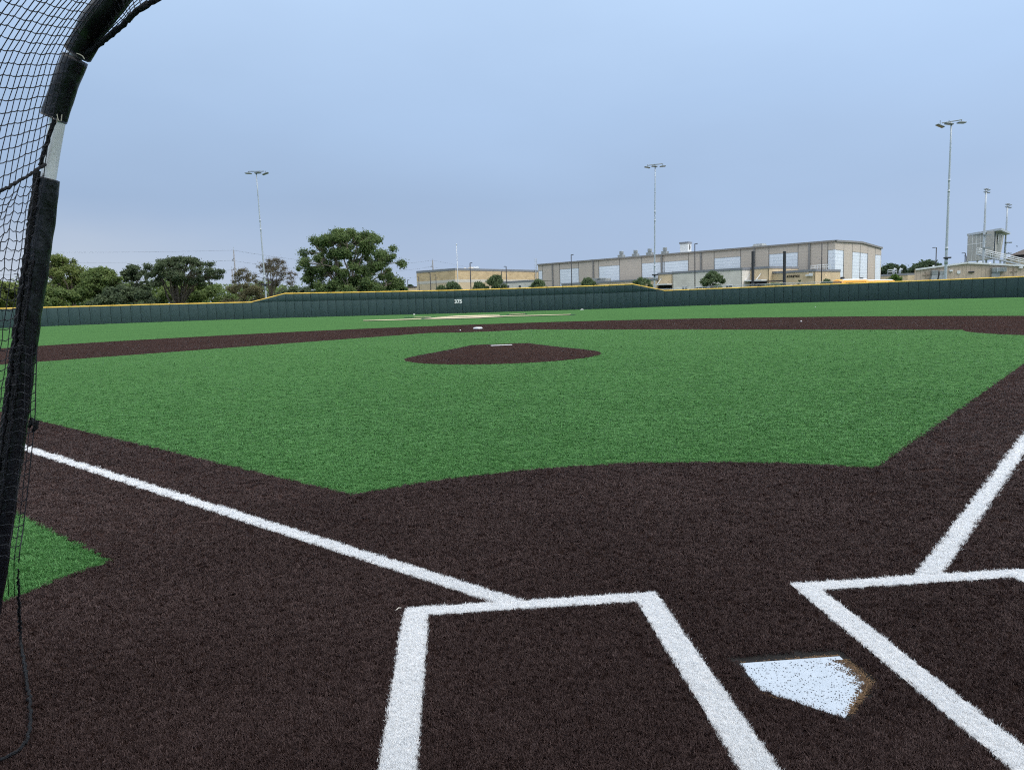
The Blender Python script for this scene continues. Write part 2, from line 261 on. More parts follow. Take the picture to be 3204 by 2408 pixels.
# ------------------------------------------------------------------ object helpers
def tag(o, label=None, cat=None, group=None, kind=None):
    if label: o['label'] = label
    if cat: o['category'] = cat
    if group: o['group'] = group
    if kind: o['kind'] = kind
    return o
def empty(name, loc, label, cat, group=None):
    o = bpy.data.objects.new(name, None); COL.objects.link(o); o.location = tuple(float(v) for v in loc); o.empty_display_size = 0.3
    return tag(o, label, cat, group)
class MB:
    def __init__(s): s.v = []; s.f = []; s.uv = []
    def add(s, vs_, fs, uvs=None):
        k = len(s.v); s.v.extend([tuple(float(c) for c in v) for v in vs_])
        for i, f in enumerate(fs):
            s.f.append(tuple(k + j for j in f)); s.uv.append(uvs[i] if uvs else None)
        return s
    def quad(s, a, b, c, d, u0=0.0, v0=0.0):
        a, b, c, d = [np.asarray(q, float) for q in (a, b, c, d)]
        w = np.linalg.norm(b - a); h = np.linalg.norm(d - a)
        return s.add([a, b, c, d], [(0, 1, 2, 3)], [[(u0, v0), (u0 + w, v0), (u0 + w, v0 + h), (u0, v0 + h)]])
    def slab(s, p0, p1, z0, z1, t=0.2, out=None, u0=0.0, z1b=None):
        """an upright slab from plan point p0 to p1 (as seen left to right), front face on that line, t thick behind it; z1b: top at p1"""
        p0 = np.asarray(p0, float)[:2]; p1 = np.asarray(p1, float)[:2]; d = (p1 - p0); w = np.linalg.norm(d); d = d / w
        nrm = np.array([-d[1], d[0]])            # away from the viewer when p0 is on the left
        if out is not None: p0 = p0 - nrm * out; p1 = p1 - nrm * out
        z1b = z1 if z1b is None else z1b
        q0 = p0 + nrm * t; q1 = p1 + nrm * t
        v = [(*p0, z0), (*p1, z0), (*q1, z0), (*q0, z0), (*p0, z1), (*p1, z1b), (*q1, z1b), (*q0, z1)]
        f = [(0, 1, 5, 4), (1, 2, 6, 5), (2, 3, 7, 6), (3, 0, 4, 7), (4, 5, 6, 7), (3, 2, 1, 0)]
        uv = [[(u0, z0), (u0 + w, z0), (u0 + w, z1b), (u0, z1)], [(0, z0), (t, z0), (t, z1b), (0, z1b)], [(u0, z0), (u0 + w, z0), (u0 + w, z1), (u0, z1b)], [(0, z0), (t, z0), (t, z1), (0, z1)], [(u0, 0), (u0 + w, 0), (u0 + w, t), (u0, t)], [(0, 0)] * 4]
        return s.add(v, f, uv)
    def box(s, c, size, rz=0.0, ry=0.0, rx=0.0):
        m = Matrix.Rotation(rz, 3, 'Z') @ Matrix.Rotation(ry, 3, 'Y') @ Matrix.Rotation(rx, 3, 'X'); hx, hy, hz = [q / 2 for q in size]
        v = [Vector(c) + m @ Vector((x * hx, y * hy, z * hz)) for z in (-1, 1) for y in (-1, 1) for x in (-1, 1)]
        f = [(0, 1, 5, 4), (1, 3, 7, 5), (3, 2, 6, 7), (2, 0, 4, 6), (4, 5, 7, 6), (2, 3, 1, 0)]
        W = [size[0], size[1], size[0], size[1]]
        uv = [[(0, 0), (w, 0), (w, size[2]), (0, size[2])] for w in W] + [[(0, 0), (size[0], 0), (size[0], size[1]), (0, size[1])]] * 2
        return s.add(v, f, uv)
    def tube(s, path, rad, n=8, cap=True):
        path = [np.asarray(p, float) for p in path]; k0 = len(s.v); m = len(path)
        if np.isscalar(rad): rad = [rad] * m
        ref = None
        for i, p in enumerate(path):
            d = path[min(i + 1, m - 1)] - path[max(i - 1, 0)]; d = d / (np.linalg.norm(d) + 1e-12)
            if ref is None:
                ref = np.array([1.0, 0, 0]) if abs(d[0]) < 0.8 else np.array([0, 1.0, 0])
            x = ref - d * ref.dot(d); x /= np.linalg.norm(x); ref = x; y = np.cross(d, x)
            for j in range(n):
                a = 2 * math.pi * j / n; s.v.append(tuple(p + rad[i] * (math.cos(a) * x + math.sin(a) * y)))
        for i in range(m - 1):
            for j in range(n):
                a, b = k0 + i * n + j, k0 + i * n + (j + 1) % n; s.f.append((a, b, b + n, a + n)); s.uv.append(None)
        if cap:
            s.f.append(tuple(k0 + j for j in reversed(range(n)))); s.uv.append(None)
            s.f.append(tuple(k0 + (m - 1) * n + j for j in range(n))); s.uv.append(None)
        return s
    def prism(s, pts, z0, z1):
        n = len(pts); v = [(p[0], p[1], z0) for p in pts] + [(p[0], p[1], z1) for p in pts]
        return s.add(v, [tuple(reversed(range(n))), tuple(range(n, 2 * n))] + [(i, (i + 1) % n, n + (i + 1) % n, n + i) for i in range(n)])
    def build(s, name, m, parent=None, smooth_=False, bevel=0.0):
        off = np.array(parent_world(parent)) if parent else np.zeros(3)
        me = bpy.data.meshes.new(name)
        me.from_pydata([tuple(np.asarray(v) - off) for v in s.v], [], s.f)
        if any(u is not None for u in s.uv):
            lay = me.uv_layers.new(name='UVMap'); k = 0
            for f, u in zip(s.f, s.uv):
                for j in range(len(f)):
                    if u is not None: lay.data[k].uv = u[j]
                    k += 1
        me.update()
        o = bpy.data.objects.new(name, me); COL.objects.link(o); me.materials.append(m)
        if smooth_: me.polygons.foreach_set('use_smooth', [True] * len(me.polygons))
        if parent: o.parent = parent
        if bevel:
            b = o.modifiers.new('bevel', 'BEVEL'); b.width = bevel; b.segments = 2; b.limit_method = 'ANGLE'; b.angle_limit = R(40)
        return o
def parent_world(p):
    l = Vector(p.location)
    while p.parent: p = p.parent; l = l + Vector(p.location)
    return l
def struct(o): o['kind'] = 'structure'; return o
def text(body, name, size, m, loc, rz, parent, thick=0.02, bold=0.0, align='CENTER', sx_=1.0):
    c = bpy.data.curves.new(name, 'FONT'); c.body = body; c.size = size; c.extrude = thick; c.offset = bold; c.align_x = align; c.align_y = 'CENTER'; c.resolution_u = 3
    c.materials.append(m)
    o = bpy.data.objects.new(name, c); COL.objects.link(o)
    off = Vector(parent_world(parent)) if parent else Vector((0, 0, 0))
    o.location = Vector(loc) - off; o.rotation_euler = (R(90), 0, rz); o.scale = (sx_, 1, 1)
    if parent: o.parent = parent
    return o

# ================================================================== THE FIELD
H1 = 38.795 / 2                      # first base at (H1, H1), third at (-H1, H1), second at (0, 2*H1)
R_HOME, R_BASE, R_MOUND, R_ARC = 4.115, 3.95, 2.72, 28.96
EDGE = 1.30                          # grass edge: |y - |x|| = EDGE beside the foul lines
FAR = 38.2                           # grass edge along first-second and second-third: |x| + y = FAR
MOUND_C, RUBBER_Y = (0.0, 17.98), 18.44
def arc(cx, cy_, r, a0, a1, n):
    return [(cx + r * math.cos(a), cy_ + r * math.sin(a)) for a in np.linspace(a0, a1, n)]
def line_circle(cx, cy_, r, p, d):
    """the two distances t at which p + t d meets the circle"""
    ox, oy = p[0] - cx, p[1] - cy_; b = ox * d[0] + oy * d[1]; c = ox * ox + oy * oy - r * r; q = math.sqrt(b * b - c); return -b - q, -b + q
S2 = math.sqrt(0.5)
def ang(c, p): return math.atan2(p[1] - c[1], p[0] - c[0])
def pt(p, d, t): return (p[0] + d[0] * t, p[1] + d[1] * t)
def sheet(name, outline, z, m):
    b = MB(); b.add([(x, y, z) for x, y in outline], [tuple(range(len(outline)))]); o = b.build(name, m); return struct(o)

# outfield and foul ground: one green sheet as far as the wall, falling gently towards centre field
def field_z(x, y):
    r = np.hypot(x, y); a = np.degrees(np.arctan2(x, y)); zb = wall_z(np.clip(a, -60, 60)) * (np.abs(a) < 80)
    return zb * smooth(52, 108, r)
b = MB(); rs = [0, 2, 5, 10, 20, 30, 40, 50, 55, 60, 65, 70, 75, 80, 85, 90, 95, 100, 104, 108, 112, 116, 119]; aa = np.arange(-180, 180, 3.0)
grid = []
for r_ in rs:
    for a_ in aa:
        x, y = r_ * math.sin(R(a_)), r_ * math.cos(R(a_)); grid.append((x, y, float(field_z(x, y))))
n_a = len(aa); fs = []
for i in range(len(rs) - 1):
    for j in range(n_a):
        q = (i * n_a + j, i * n_a + (j + 1) % n_a, (i + 1) * n_a + (j + 1) % n_a, (i + 1) * n_a + j)
        fs.append(q if i else (0, q[2], q[3]))
b.add(grid, fs); struct(b.build('outfield_turf', M['green_sheet'], smooth_=True))
# the ground beyond, out to the horizon
b = MB(); rs = [118.5, 125, 135, 145, 155, 165, 200, 300, 600, 1500, 2800]; grid = []
for r_ in rs:
    for a_ in aa:
        x, y = r_ * math.sin(R(a_)), r_ * math.cos(R(a_)); grid.append((x, y, gz(x, y)))
fs = [(i * n_a + j, i * n_a + (j + 1) % n_a, (i + 1) * n_a + (j + 1) % n_a, (i + 1) * n_a + j) for i in range(len(rs) - 1) for j in range(n_a)]
b.add(grid, fs); struct(b.build('ground', M['ground'], smooth_=True))

# brown turf: home circle, base paths and the skinned arc as one sheet
u_r, u_l = (S2, S2), (-S2, S2)
p_r0 = (0.0, -EDGE)                                   # outer edge of the right base path: y = x - EDGE
t_h = line_circle(0, 0, R_HOME, p_r0, u_r)[1]; t_a = line_circle(0, RUBBER_Y, R_ARC, p_r0, u_r)[1]
hr = pt(p_r0, u_r, t_h); ar = pt(p_r0, u_r, t_a)
a_arc = ang((0, RUBBER_Y), ar); a_home = ang((0, 0), hr)
outline = arc(0, RUBBER_Y, R_ARC, a_arc, math.pi - a_arc, 72) + arc(0, 0, R_HOME, math.pi - a_home, 2 * math.pi + a_home, 64)
sheet('brown_turf', outline, 0.004, M['brown_sheet'])
sheet('home_circle_turf', arc(0, 0, R_HOME, 0, 2 * math.pi, 96)[:-1], 0.006, M['home_sheet'])
# green infield
g0 = (0.0, EDGE); t_h = line_circle(0, 0, R_HOME, g0, u_r)[1]; c_r = pt(g0, u_r, t_h)
t_b = line_circle(H1, H1, R_BASE, g0, u_r)[0]; e_r = pt(g0, u_r, t_b)                    # meets the first base cut-out
f0 = (0.0, FAR); d_f = (S2, -S2); t_b2 = line_circle(H1, H1, R_BASE, f0, d_f)[0]; e_r2 = pt(f0, d_f, t_b2)
t_s = line_circle(0, 2 * H1, R_BASE + 0.1, f0, d_f)[1]; s_r = pt(f0, d_f, t_s)
def mir(p): return (-p[0], p[1])
a1, a2 = ang((H1, H1), e_r), ang((H1, H1), e_r2)
a1 = a1 % (2 * math.pi); a2 = a2 % (2 * math.pi)
right = [c_r, e_r] + arc(H1, H1, R_BASE, a1, a2, 18)[1:-1] + [e_r2, s_r]
a3 = ang((0, 2 * H1), s_r) % (2 * math.pi); sec = arc(0, 2 * H1, R_BASE + 0.1, a3, 3 * math.pi - a3, 18)[1:-1]
left = [mir(p) for p in reversed(right)]
a4 = ang((0, 0), c_r); home = arc(0, 0, R_HOME, math.pi - a4, a4, 30)[1:-1]
sheet('infield_turf', right + sec + left + home, 0.008, M['green_sheet'])

# white turf lines
LW = 0.108
def poly_line(name, quads, z=0.012):
    b = MB()
    for q in quads: b.add([(x, y, z) for x, y in q], [(0, 1, 2, 3)])
    return struct(b.build(name, M['white_sheet']))
BX0, BX1, BY0, BY1, BL = 0.355, 1.630, -0.745, 1.185, 0.122
def foul(sg):
    out = lambda t, o: (sg * (S2 * t - S2 * o), S2 * t + S2 * o)
    t0 = (BY1 - S2 * LW) / S2; t1 = 145.0
    zq = []; ts = [t0, 5, 12, 25, 40, 52, 60, 70, 80, 90, 97]
    b = MB()
    for k in range(len(ts) - 1):
        q = [out(ts[k], 0), out(ts[k + 1], 0), out(ts[k + 1], LW), out(ts[k], LW)]
        if sg < 0: q = q[::-1]
        b.add([(x, y, float(field_z(x, y)) + 0.012) for x, y in q], [(0, 1, 2, 3)])
    o = b.build('foul_line', M['white_sheet']); struct(o)
foul(1); foul(-1)
def box_rects(sg):
    """the four bars of one batter's box, front bar first"""
    x0, x1 = BX0, BX1
    r_ = [((x0, BY1 - 0.10), (x1, BY1)), ((x0, BY0), (x1, BY0 + 0.1)), ((x0, BY0 + 0.1), (x0 + BL, BY1 - 0.10)), ((x1 - BL, BY0 + 0.1), (x1, BY1 - 0.10))]
    return [(min(sg * a[0], sg * c[0]), a[1], max(sg * a[0], sg * c[0]), c[1]) for a, c in r_]
BOXES = {sg: box_rects(sg) for sg in (-1, 1)}
for sg in (-1, 1):
    poly_line('batters_box_line', [[(x0, y0), (x1, y0), (x1, y1), (x0, y1)] for x0, y0, x1, y1 in BOXES[sg]], 0.016)

# mound
b = MB(); nr, na = 26, 72; v = []; fs = []
def mound_h(x, y):
    dx, dy = x - MOUND_C[0], y - (MOUND_C[1]); r_ = math.hypot(dx, dy) / R_MOUND
    ex = max(abs(dx) - 0.80, 0.0); ey = max(abs(y - 18.75) - 0.42, 0.0)
    # distance from the flat table to the rim along this direction
    a = math.atan2(dy, dx); rim = R_MOUND
    d_t = math.hypot(ex, ey); d_r = max(rim - math.hypot(dx, dy), 0.0)
    f = d_r / (d_r + d_t + 1e-6)
    return 0.256 * f + 0.012
for i in range(nr + 1):
    for j in range(na):
        r_ = R_MOUND * (i / nr); a = 2 * math.pi * j / na; x, y = MOUND_C[0] + r_ * math.cos(a), MOUND_C[1] + r_ * math.sin(a)
        v.append((x, y, mound_h(x, y)))
fs = [(i * na + j, (i + 1) * na + j, (i + 1) * na + (j + 1) % na, i * na + (j + 1) % na) for i in range(nr) for j in range(na)]
b.add(v, fs); struct(b.build('pitching_mound', M['brown_sheet'], smooth_=True))
o = MB().box((0, RUBBER_Y + 0.075, 0.2495), (0.61, 0.152, 0.05)).build('pitching_rubber', M['rubber_white'], bevel=0.006)
tag(o, 'white pitching rubber slab on top of the brown mound', 'pitching rubber')

# bases and plate
def base_bag(x, y, label):
    b = MB(); s = 0.19; prof = [(1.0, 0.0), (1.02, 0.035), (0.97, 0.062), (0.86, 0.080), (0.55, 0.090)]
    rows = []
    for k, h in prof:
        pts_ = []
        for (sx_, sy_) in ((1, 1), (-1, 1), (-1, -1), (1, -1)):
            for da in (-30, 0, 30):
                a0 = math.atan2(sy_, sx_) + R(da); c = 0.16 * s
                pts_.append(((s * k - c) * sx_ + c * math.cos(a0) * 1.0, (s * k - c) * sy_ + c * math.sin(a0), h))
        rows.append(pts_)
    n = len(rows[0]); v = [p for r_ in rows for p in r_]; q = math.cos(R(45)), math.sin(R(45))
    v = [(x + p[0] * q[0] - p[1] * q[1], y + p[0] * q[1] + p[1] * q[0], p[2] + 0.02) for p in v]
    f = [(i * n + j, i * n + (j + 1) % n, (i + 1) * n + (j + 1) % n, (i + 1) * n + j) for i in range(len(rows) - 1) for j in range(n)] + [tuple((len(rows) - 1) * n + j for j in range(n))]
    b.add(v, f); o = b.build('second_base', M['rubber_white'], smooth_=True); tag(o, label, 'base')
base_bag(0, 2 * H1, 'white canvas second base bag on the brown turf')
HP = 0.2159
PLATE = [(0, 0), (HP, HP), (HP, 2 * HP), (-HP, 2 * HP), (-HP, HP)]
b = MB(); b.prism(PLATE, -0.010, 0.0100); plate = b.build('home_plate', mat('scuffed white plate rubber', (0.42, 0.48, 0.56), 0.55, c2=(0.36, 0.42, 0.49), scale=9, bump=0.08, bscale=40), bevel=0.002)
tag(plate, 'white five-sided home plate speckled with black crumbs', 'home plate')
# crumbs of infill lying on the plate, sand thrown up along its edges
def inside_plate(x, y, m_=0.0):
    x = np.asarray(x); y = np.asarray(y)
    return (np.abs(x) < HP - m_) & (y < 2 * HP - m_) & (y > np.abs(x) + m_ * 1.41)
OCT = np.array([(1, 0, 0), (-1, 0, 0), (0, 1, 0), (0, -1, 0), (0, 0, 1), (0, 0, -0.6)], float); OF = [(0, 2, 4), (2, 1, 4), (1, 3, 4), (3, 0, 4), (2, 0, 5), (1, 2, 5), (3, 1, 5), (0, 3, 5)]
def crumbs(name, xy, size, z, m, label, cat):
    n = len(xy); V = np.zeros((n, 6, 3)); sc = size * (0.55 + 0.9 * rng.random((n, 1, 3))); a = rng.random(n) * 6.28
    v = OCT[None] * sc * (0.8 + 0.4 * rng.random((n, 6, 1))); ca, sa = np.cos(a)[:, None], np.sin(a)[:, None]
    V[:, :, 0] = v[:, :, 0] * ca - v[:, :, 1] * sa + xy[:, :1]; V[:, :, 1] = v[:, :, 0] * sa + v[:, :, 1] * ca + xy[:, 1:2]; V[:, :, 2] = v[:, :, 2] * 0.7 + z
    me = bpy.data.meshes.new(name); F = (np.array(OF)[None] + (np.arange(n) * 6)[:, None, None]).reshape(-1, 3)
    me.from_pydata(V.reshape(-1, 3).tolist(), [], F.tolist()); me.materials.append(m); o = bpy.data.objects.new(name, me); COL.objects.link(o)
    return tag(o, label, cat, kind='stuff')
cand = np.stack([rng.uniform(-HP, HP, 4000), rng.uniform(0, 2 * HP, 4000)], -1)
keep = inside_plate(cand[:, 0], cand[:, 1], 0.012); cand = cand[keep][:430]
crumbs('infill_crumbs', cand, 0.0021, 0.0112, M['crumb'], 'black rubber crumbs scattered over the home plate', 'crumbs')
# brown debris over the right corner of the plate
n = 5200; t = rng.random(n); ex = HP - np.abs(rng.normal(0, 0.045, n)); ey = rng.uniform(0.10, 0.40, n)
k2 = rng.random(n) < 0.45; ex2 = rng.uniform(0.02, HP, n); ey2 = ex2 + np.abs(rng.normal(0, 0.018, n)); ex = np.where(k2, ex2, ex); ey = np.where(k2, ey2, ey)
cl = 0.5 * np.sin(ex * 91 + ey * 57) + 0.5 * np.sin(ey * 123 - ex * 49) + rng.normal(0, 0.7, n) + np.clip((ex - 0.15) * 18, -1.5, 1.5)
k = (cl > 0.95) & inside_plate(ex, ey, -0.012)
deb = np.stack([ex, ey], -1)[k]
crumbs('dirt_crumbs', deb[::2], 0.0024, 0.0112, mat('brown dirt crumb', (0.055, 0.033, 0.022), 0.95, var=0.5, scale=90), 'dark dirt crumbs caked on the right corner of the plate', 'crumbs')
e1 = np.stack([HP - np.abs(rng.normal(0, 0.16, 260)), 2 * HP + np.abs(rng.normal(0.0, 0.006, 260))], -1)
e2 = np.stack([HP + rng.normal(0.002, 0.012, 700), rng.uniform(HP * 0.8, 2 * HP * 0.93, 700)], -1)
s_ = rng.uniform(0.03, HP, 700); e3 = np.stack([s_ + 0.004 + rng.normal(0.0, 0.010, 700), s_ - 0.004 + rng.normal(0, 0.010, 700)], -1)
s_ = rng.uniform(0.12, HP, 200); e4 = np.stack([-s_ - 0.006, s_ - 0.010 + rng.normal(0, 0.006, 200)], -1)
crumbs('sand_grains', np.concatenate([e1, e2, e3, deb[1::2][:700], e4]), 0.0026, 0.0105, M['sand'], 'tan sand grains gathered round the edge of the plate', 'sand')
# bare infill trough round the plate, coloured darker for the shadow in the groove
sheet('plate_trough', [(x * 1.0 + 0.0, y) for x, y in [(0.0, -0.03), (HP + 0.045, HP - 0.02), (HP + 0.045, 2 * HP + 0.085), (-HP - 0.035, 2 * HP + 0.085), (-HP - 0.012, HP - 0.02)]], 0.0075, M['infill'])

# ------------------------------------------------------------------ turf fibres: tufts set on points sampled exactly by colour region
def region(x, y):
    """0 brown, 1 green, 2 white, -1 none"""
    ax = np.abs(x); r = np.hypot(x, y); reg = np.ones(len(x), int)
    rr = np.hypot(x, y - RUBBER_Y)
    fair = y > ax - EDGE
    brown = (r < R_HOME) | (fair & (rr < R_ARC))
    grass = (r > R_HOME) & (y > ax + EDGE) & (ax + y < FAR) & (np.hypot(ax - H1, y - H1) > R_BASE) & (np.hypot(x, y - 2 * H1) > R_BASE + .1) & (np.hypot(x - MOUND_C[0], y - MOUND_C[1]) > R_MOUND)
    reg[brown & ~grass] = 0
    off = (y - ax) * S2
    reg[(off > 0) & (off < LW) & (y > BY1 - 0.05)] = 2
    for sg in (-1, 1):
        for x0, y0, x1, y1 in BOXES[sg]:
            reg[(x > x0) & (x < x1) & (y > y0) & (y < y1)] = 2
        # rounded outer front corner
        cxn, cyn = sg * (BX1 - 0.05), BY1 - 0.05
        reg[(sg * x > BX1 - 0.05) & (y > cyn) & (y < BY1) & (np.hypot(x - cxn, y - cyn) > 0.05)] = 0
    pl = inside_plate(x, y, -0.002) | ((np.abs(x) < HP + 0.03) & (y > 2 * HP) & (y < 2 * HP + 0.052)) | ((x > HP - 0.01) & (x < HP + 0.028) & (y > HP) & (y < 2 * HP + 0.03)) | ((x > 0) & (y > x - 0.030) & (y < x + 0.01) & (x < HP + 0.02))
    reg[pl] = -1
    return reg
D0, D1 = 1.35, 52.0
def scatter(n):
    """points with a density that falls with the square of the distance from the viewer"""
    d = D0 * (D1 / D0) ** rng.random(n); a = rng.uniform(-R(54), R(52), n) - YAW
    x = CAM[0] + d * np.sin(a); y = CAM[1] + d * np.cos(a); return x, y, d
def tuft(name, m, seed, nb=13, spread_=0.016, h=(0.009, 0.019), w=0.0026):
    r_ = np.random.default_rng(seed); v = []; f = []
    for i in range(nb):
        a = r_.random() * 6.28; rr = spread_ * math.sqrt(r_.random()); bx, by = rr * math.cos(a), rr * math.sin(a)
        hh = r_.uniform(*h); la = r_.random() * 6.28; le = r_.uniform(0.2, 1.25) * hh; ww = w * r_.uniform(0.7, 1.25); fa = r_.random() * 6.28
        dx, dy = math.cos(fa) * ww / 2, math.sin(fa) * ww / 2; k = len(v)
        mx_, my_ = bx + math.cos(la) * le * 0.35, by + math.sin(la) * le * 0.35; tx, ty = bx + math.cos(la) * le, by + math.sin(la) * le
        v += [(bx - dx, by - dy, -0.002), (bx + dx, by + dy, -0.002), (mx_ + dx, my_ + dy, hh * 0.62), (mx_ - dx, my_ - dy, hh * 0.62), (tx, ty, hh)]
        f += [(k, k + 1, k + 2, k + 3), (k + 3, k + 2, k + 4)]
    me = bpy.data.meshes.new(name); me.from_pydata(v, [], f); me.materials.append(m)
    return bpy.data.objects.new(name, me)
def blades(name, x, y, z, sc, hs, m, label, seed, tkw={}):
    cl_ = bpy.data.collections.new(name + '_kinds')
    for i in range(5): cl_.objects.link(tuft('turf_tuft', m, seed + i, **tkw))
    n = len(x); me = bpy.data.meshes.new(name); me.vertices.add(n)
    me.vertices.foreach_set('co', np.stack([x, y, z], -1).astype(np.float32).ravel())
    at_ = me.attributes.new('tuft_scale', 'FLOAT_VECTOR', 'POINT'); at_.data.foreach_set('vector', np.stack([sc, sc, hs], -1).astype(np.float32).ravel())
    a2_ = me.attributes.new('tuft_turn', 'FLOAT_VECTOR', 'POINT'); tv = np.zeros((n, 3), np.float32); tv[:, 2] = rng.random(n) * 6.283; tv[:, :2] = rng.normal(0, 0.12, (n, 2)); a2_.data.foreach_set('vector', tv.ravel())
    o = bpy.data.objects.new(name, me); COL.objects.link(o); me.materials.append(m)
    ng = bpy.data.node_groups.new(name, 'GeometryNodeTree')
    ng.interface.new_socket('Geometry', in_out='INPUT', socket_type='NodeSocketGeometry'); ng.interface.new_socket('Geometry', in_out='OUTPUT', socket_type='NodeSocketGeometry')
    nn = ng.nodes.new; gi = nn('NodeGroupInput'); go = nn('NodeGroupOutput'); io = nn('GeometryNodeInstanceOnPoints'); ci = nn('GeometryNodeCollectionInfo')
    ci.inputs['Collection'].default_value = cl_; ci.inputs['Separate Children'].default_value = True; ci.inputs['Reset Children'].default_value = True
    na1 = nn('GeometryNodeInputNamedAttribute'); na1.data_type = 'FLOAT_VECTOR'; na1.inputs['Name'].default_value = 'tuft_scale'
    na2 = nn('GeometryNodeInputNamedAttribute'); na2.data_type = 'FLOAT_VECTOR'; na2.inputs['Name'].default_value = 'tuft_turn'
    e2r = nn('FunctionNodeEulerToRotation'); k_ = ng.links.new
    k_(gi.outputs[0], io.inputs['Points']); k_(ci.outputs[0], io.inputs['Instance']); io.inputs['Pick Instance'].default_value = True
    k_(na1.outputs['Attribute'], io.inputs['Scale']); k_(na2.outputs['Attribute'], e2r.inputs[0]); k_(e2r.outputs[0], io.inputs['Rotation'])
    k_(io.outputs[0], go.inputs[0])
    md = o.modifiers.new('tufts', 'NODES'); md.node_group = ng
    return tag(o, label, 'turf', kind='stuff')
NT = 380000
x, y, d = scatter(NT); reg = region(x, y)
sc = np.clip(d / 3.9, 0.72, 2.3) * rng.uniform(0.8, 1.25, NT); hs = rng.uniform(0.75, 1.2, NT) * np.clip(1.05 - d * 0.018, 0.5, 1.0)
zz = np.full(NT, 0.008)
dm = np.hypot(x - MOUND_C[0], y - MOUND_C[1]); im = dm < R_MOUND
zz[im] = [mound_h(a, b_) for a, b_ in zip(x[im], y[im])]
hs[im] *= 0.7
rub = im & (np.abs(x) < 0.32) & (y > RUBBER_Y - 0.03) & (y < RUBBER_Y + 0.16); reg[rub] = -1
reg[(np.abs(x) < 0.35) & (np.abs(y - 2 * H1) < 0.35)] = -1
k = reg == 0; blades('brown_turf_fibre', x[k], y[k], zz[k], sc[k], hs[k], M['brown_blade'], 'dark brown artificial turf fibres of the skinned infield', 100)
k = (reg == 1) & (d < 52 - 14 * rng.random(NT)); blades('green_turf_fibre', x[k], y[k], zz[k], sc[k], hs[k], M['green_blade'], 'green artificial turf fibres of the infield', 200)
# white lines: narrow, so sampled apart and denser; the tufts stay small
x, y, d = scatter(900000); reg = region(x, y); k = (reg == 2) & (d < 30); x, y, d = x[k], y[k], d[k]
sc = np.clip(d / 5.0, 0.6, 1.6) * rng.uniform(0.8, 1.2, len(x)); hs = rng.uniform(0.8, 1.15, len(x)) * 0.9
blades('white_turf_fibre', x, y, np.full(len(x), 0.010), sc, hs, M['white_blade'], 'white turf fibres of the foul lines and batters boxes', 300)

# baseballs left lying about
def baseball(px, py, label, name='baseball', z=0.05):
    P = atz(px, py, z); r_ = 0.037
    b = MB(); n1, n2 = 8, 12; v = []; f = []
    for i in range(n1 + 1):
        for j in range(n2):
            th, ph = math.pi * i / n1, 2 * math.pi * j / n2; v.append((P[0] + r_ * math.sin(th) * math.cos(ph), P[1] + r_ * math.sin(th) * math.sin(ph), P[2] + r_ * math.cos(th)))
    f = [(i * n2 + j, (i + 1) * n2 + j, (i + 1) * n2 + (j + 1) % n2, i * n2 + (j + 1) % n2) for i in range(n1) for j in range(n2)]
    e = empty(name, P, label, 'baseball', 'baseballs lying on the turf'); b.add(v, f); b.build('cover', M['rubber_white'], e, True)
    path = []
    for t in np.linspace(0, 2 * math.pi, 33):
        A, B = 0.44, 0.0
        th = math.pi / 2 - (math.pi / 2 - A) * math.cos(t); ph = t / 2 + A * math.sin(2 * t) 
        path.append(P + 1.01 * r_ * np.array([math.sin(th) * math.cos(ph * 2), math.sin(th) * math.sin(ph * 2), math.cos(th)]))
    MB().tube(path, 0.0012, 3, False).build('stitching', mat_red, e)
mat_red = mat('red thread', (0.4, 0.03, 0.03), 0.7)
baseball(1440, 1033, 'white baseball on the brown turf left of second base')
baseball(2507, 1005, 'white baseball on the brown turf in the right of the infield')
baseball(2551, 960, 'white baseball on the outfield grass in front of the right wall', z=0.0)
baseball(2224, 955.6, 'white baseball lying close to the wall below the white block building', z=-0.03)
# pale crumpled bag at the foot of the wall
def scrap(px, py, zz_, w, label):
    P = atz(px, py, zz_); b = MB(); n = 10; v = [(P[0], P[1], P[2] + 0.10)]; 
    for ring, hgt in ((0.55, 0.11), (1.0, 0.03), (1.02, 0.0)):
        for j in range(n):
            a = 2 * math.pi * j / n; k_ = ring * w / 2 * random.uniform(0.85, 1.1); v.append((P[0] + k_ * math.cos(a), P[1] + 0.5 * k_ * math.sin(a), P[2] + hgt * random.uniform(0.75, 1.2)))
    f = [(0, 1 + j, 1 + (j + 1) % n) for j in range(n)] + [(1 + i * n + j, 1 + (i + 1) * n + j, 1 + (i + 1) * n + (j + 1) % n, 1 + i * n + (j + 1) % n) for i in range(2) for j in range(n)]
    b.add(v, f); tag(b.build('white_bag', M['white_paint']), label, 'bag', 'white scraps at the foot of the wall')
scrap(1821, 969.0, -0.2, 0.5, 'white low bag on the turf at the foot of the tall wall')
scrap(1296, 984.6, -0.14, 0.35, 'small pale scrap at the foot of the wall left of the number')
# thread torn from the turf at the corner of the left box
P = atz(1253, 1905, 0.03); MB().tube([P + np.array(q) for q in ((-0.026, -0.012, 0), (-0.018, -0.018, 0.006), (-0.008, -0.004, 0.010), (0.002, 0.008, 0.004), (0.0, 0.016, 0.0))], [0.0006, 0.0018, 0.0026, 0.002, 0.0006], 5).build('loose_fibre', M['stone_band'])
tag(bpy.data.objects['loose_fibre'], 'curled white loose fibre at the corner of the left batters box', 'fibre')
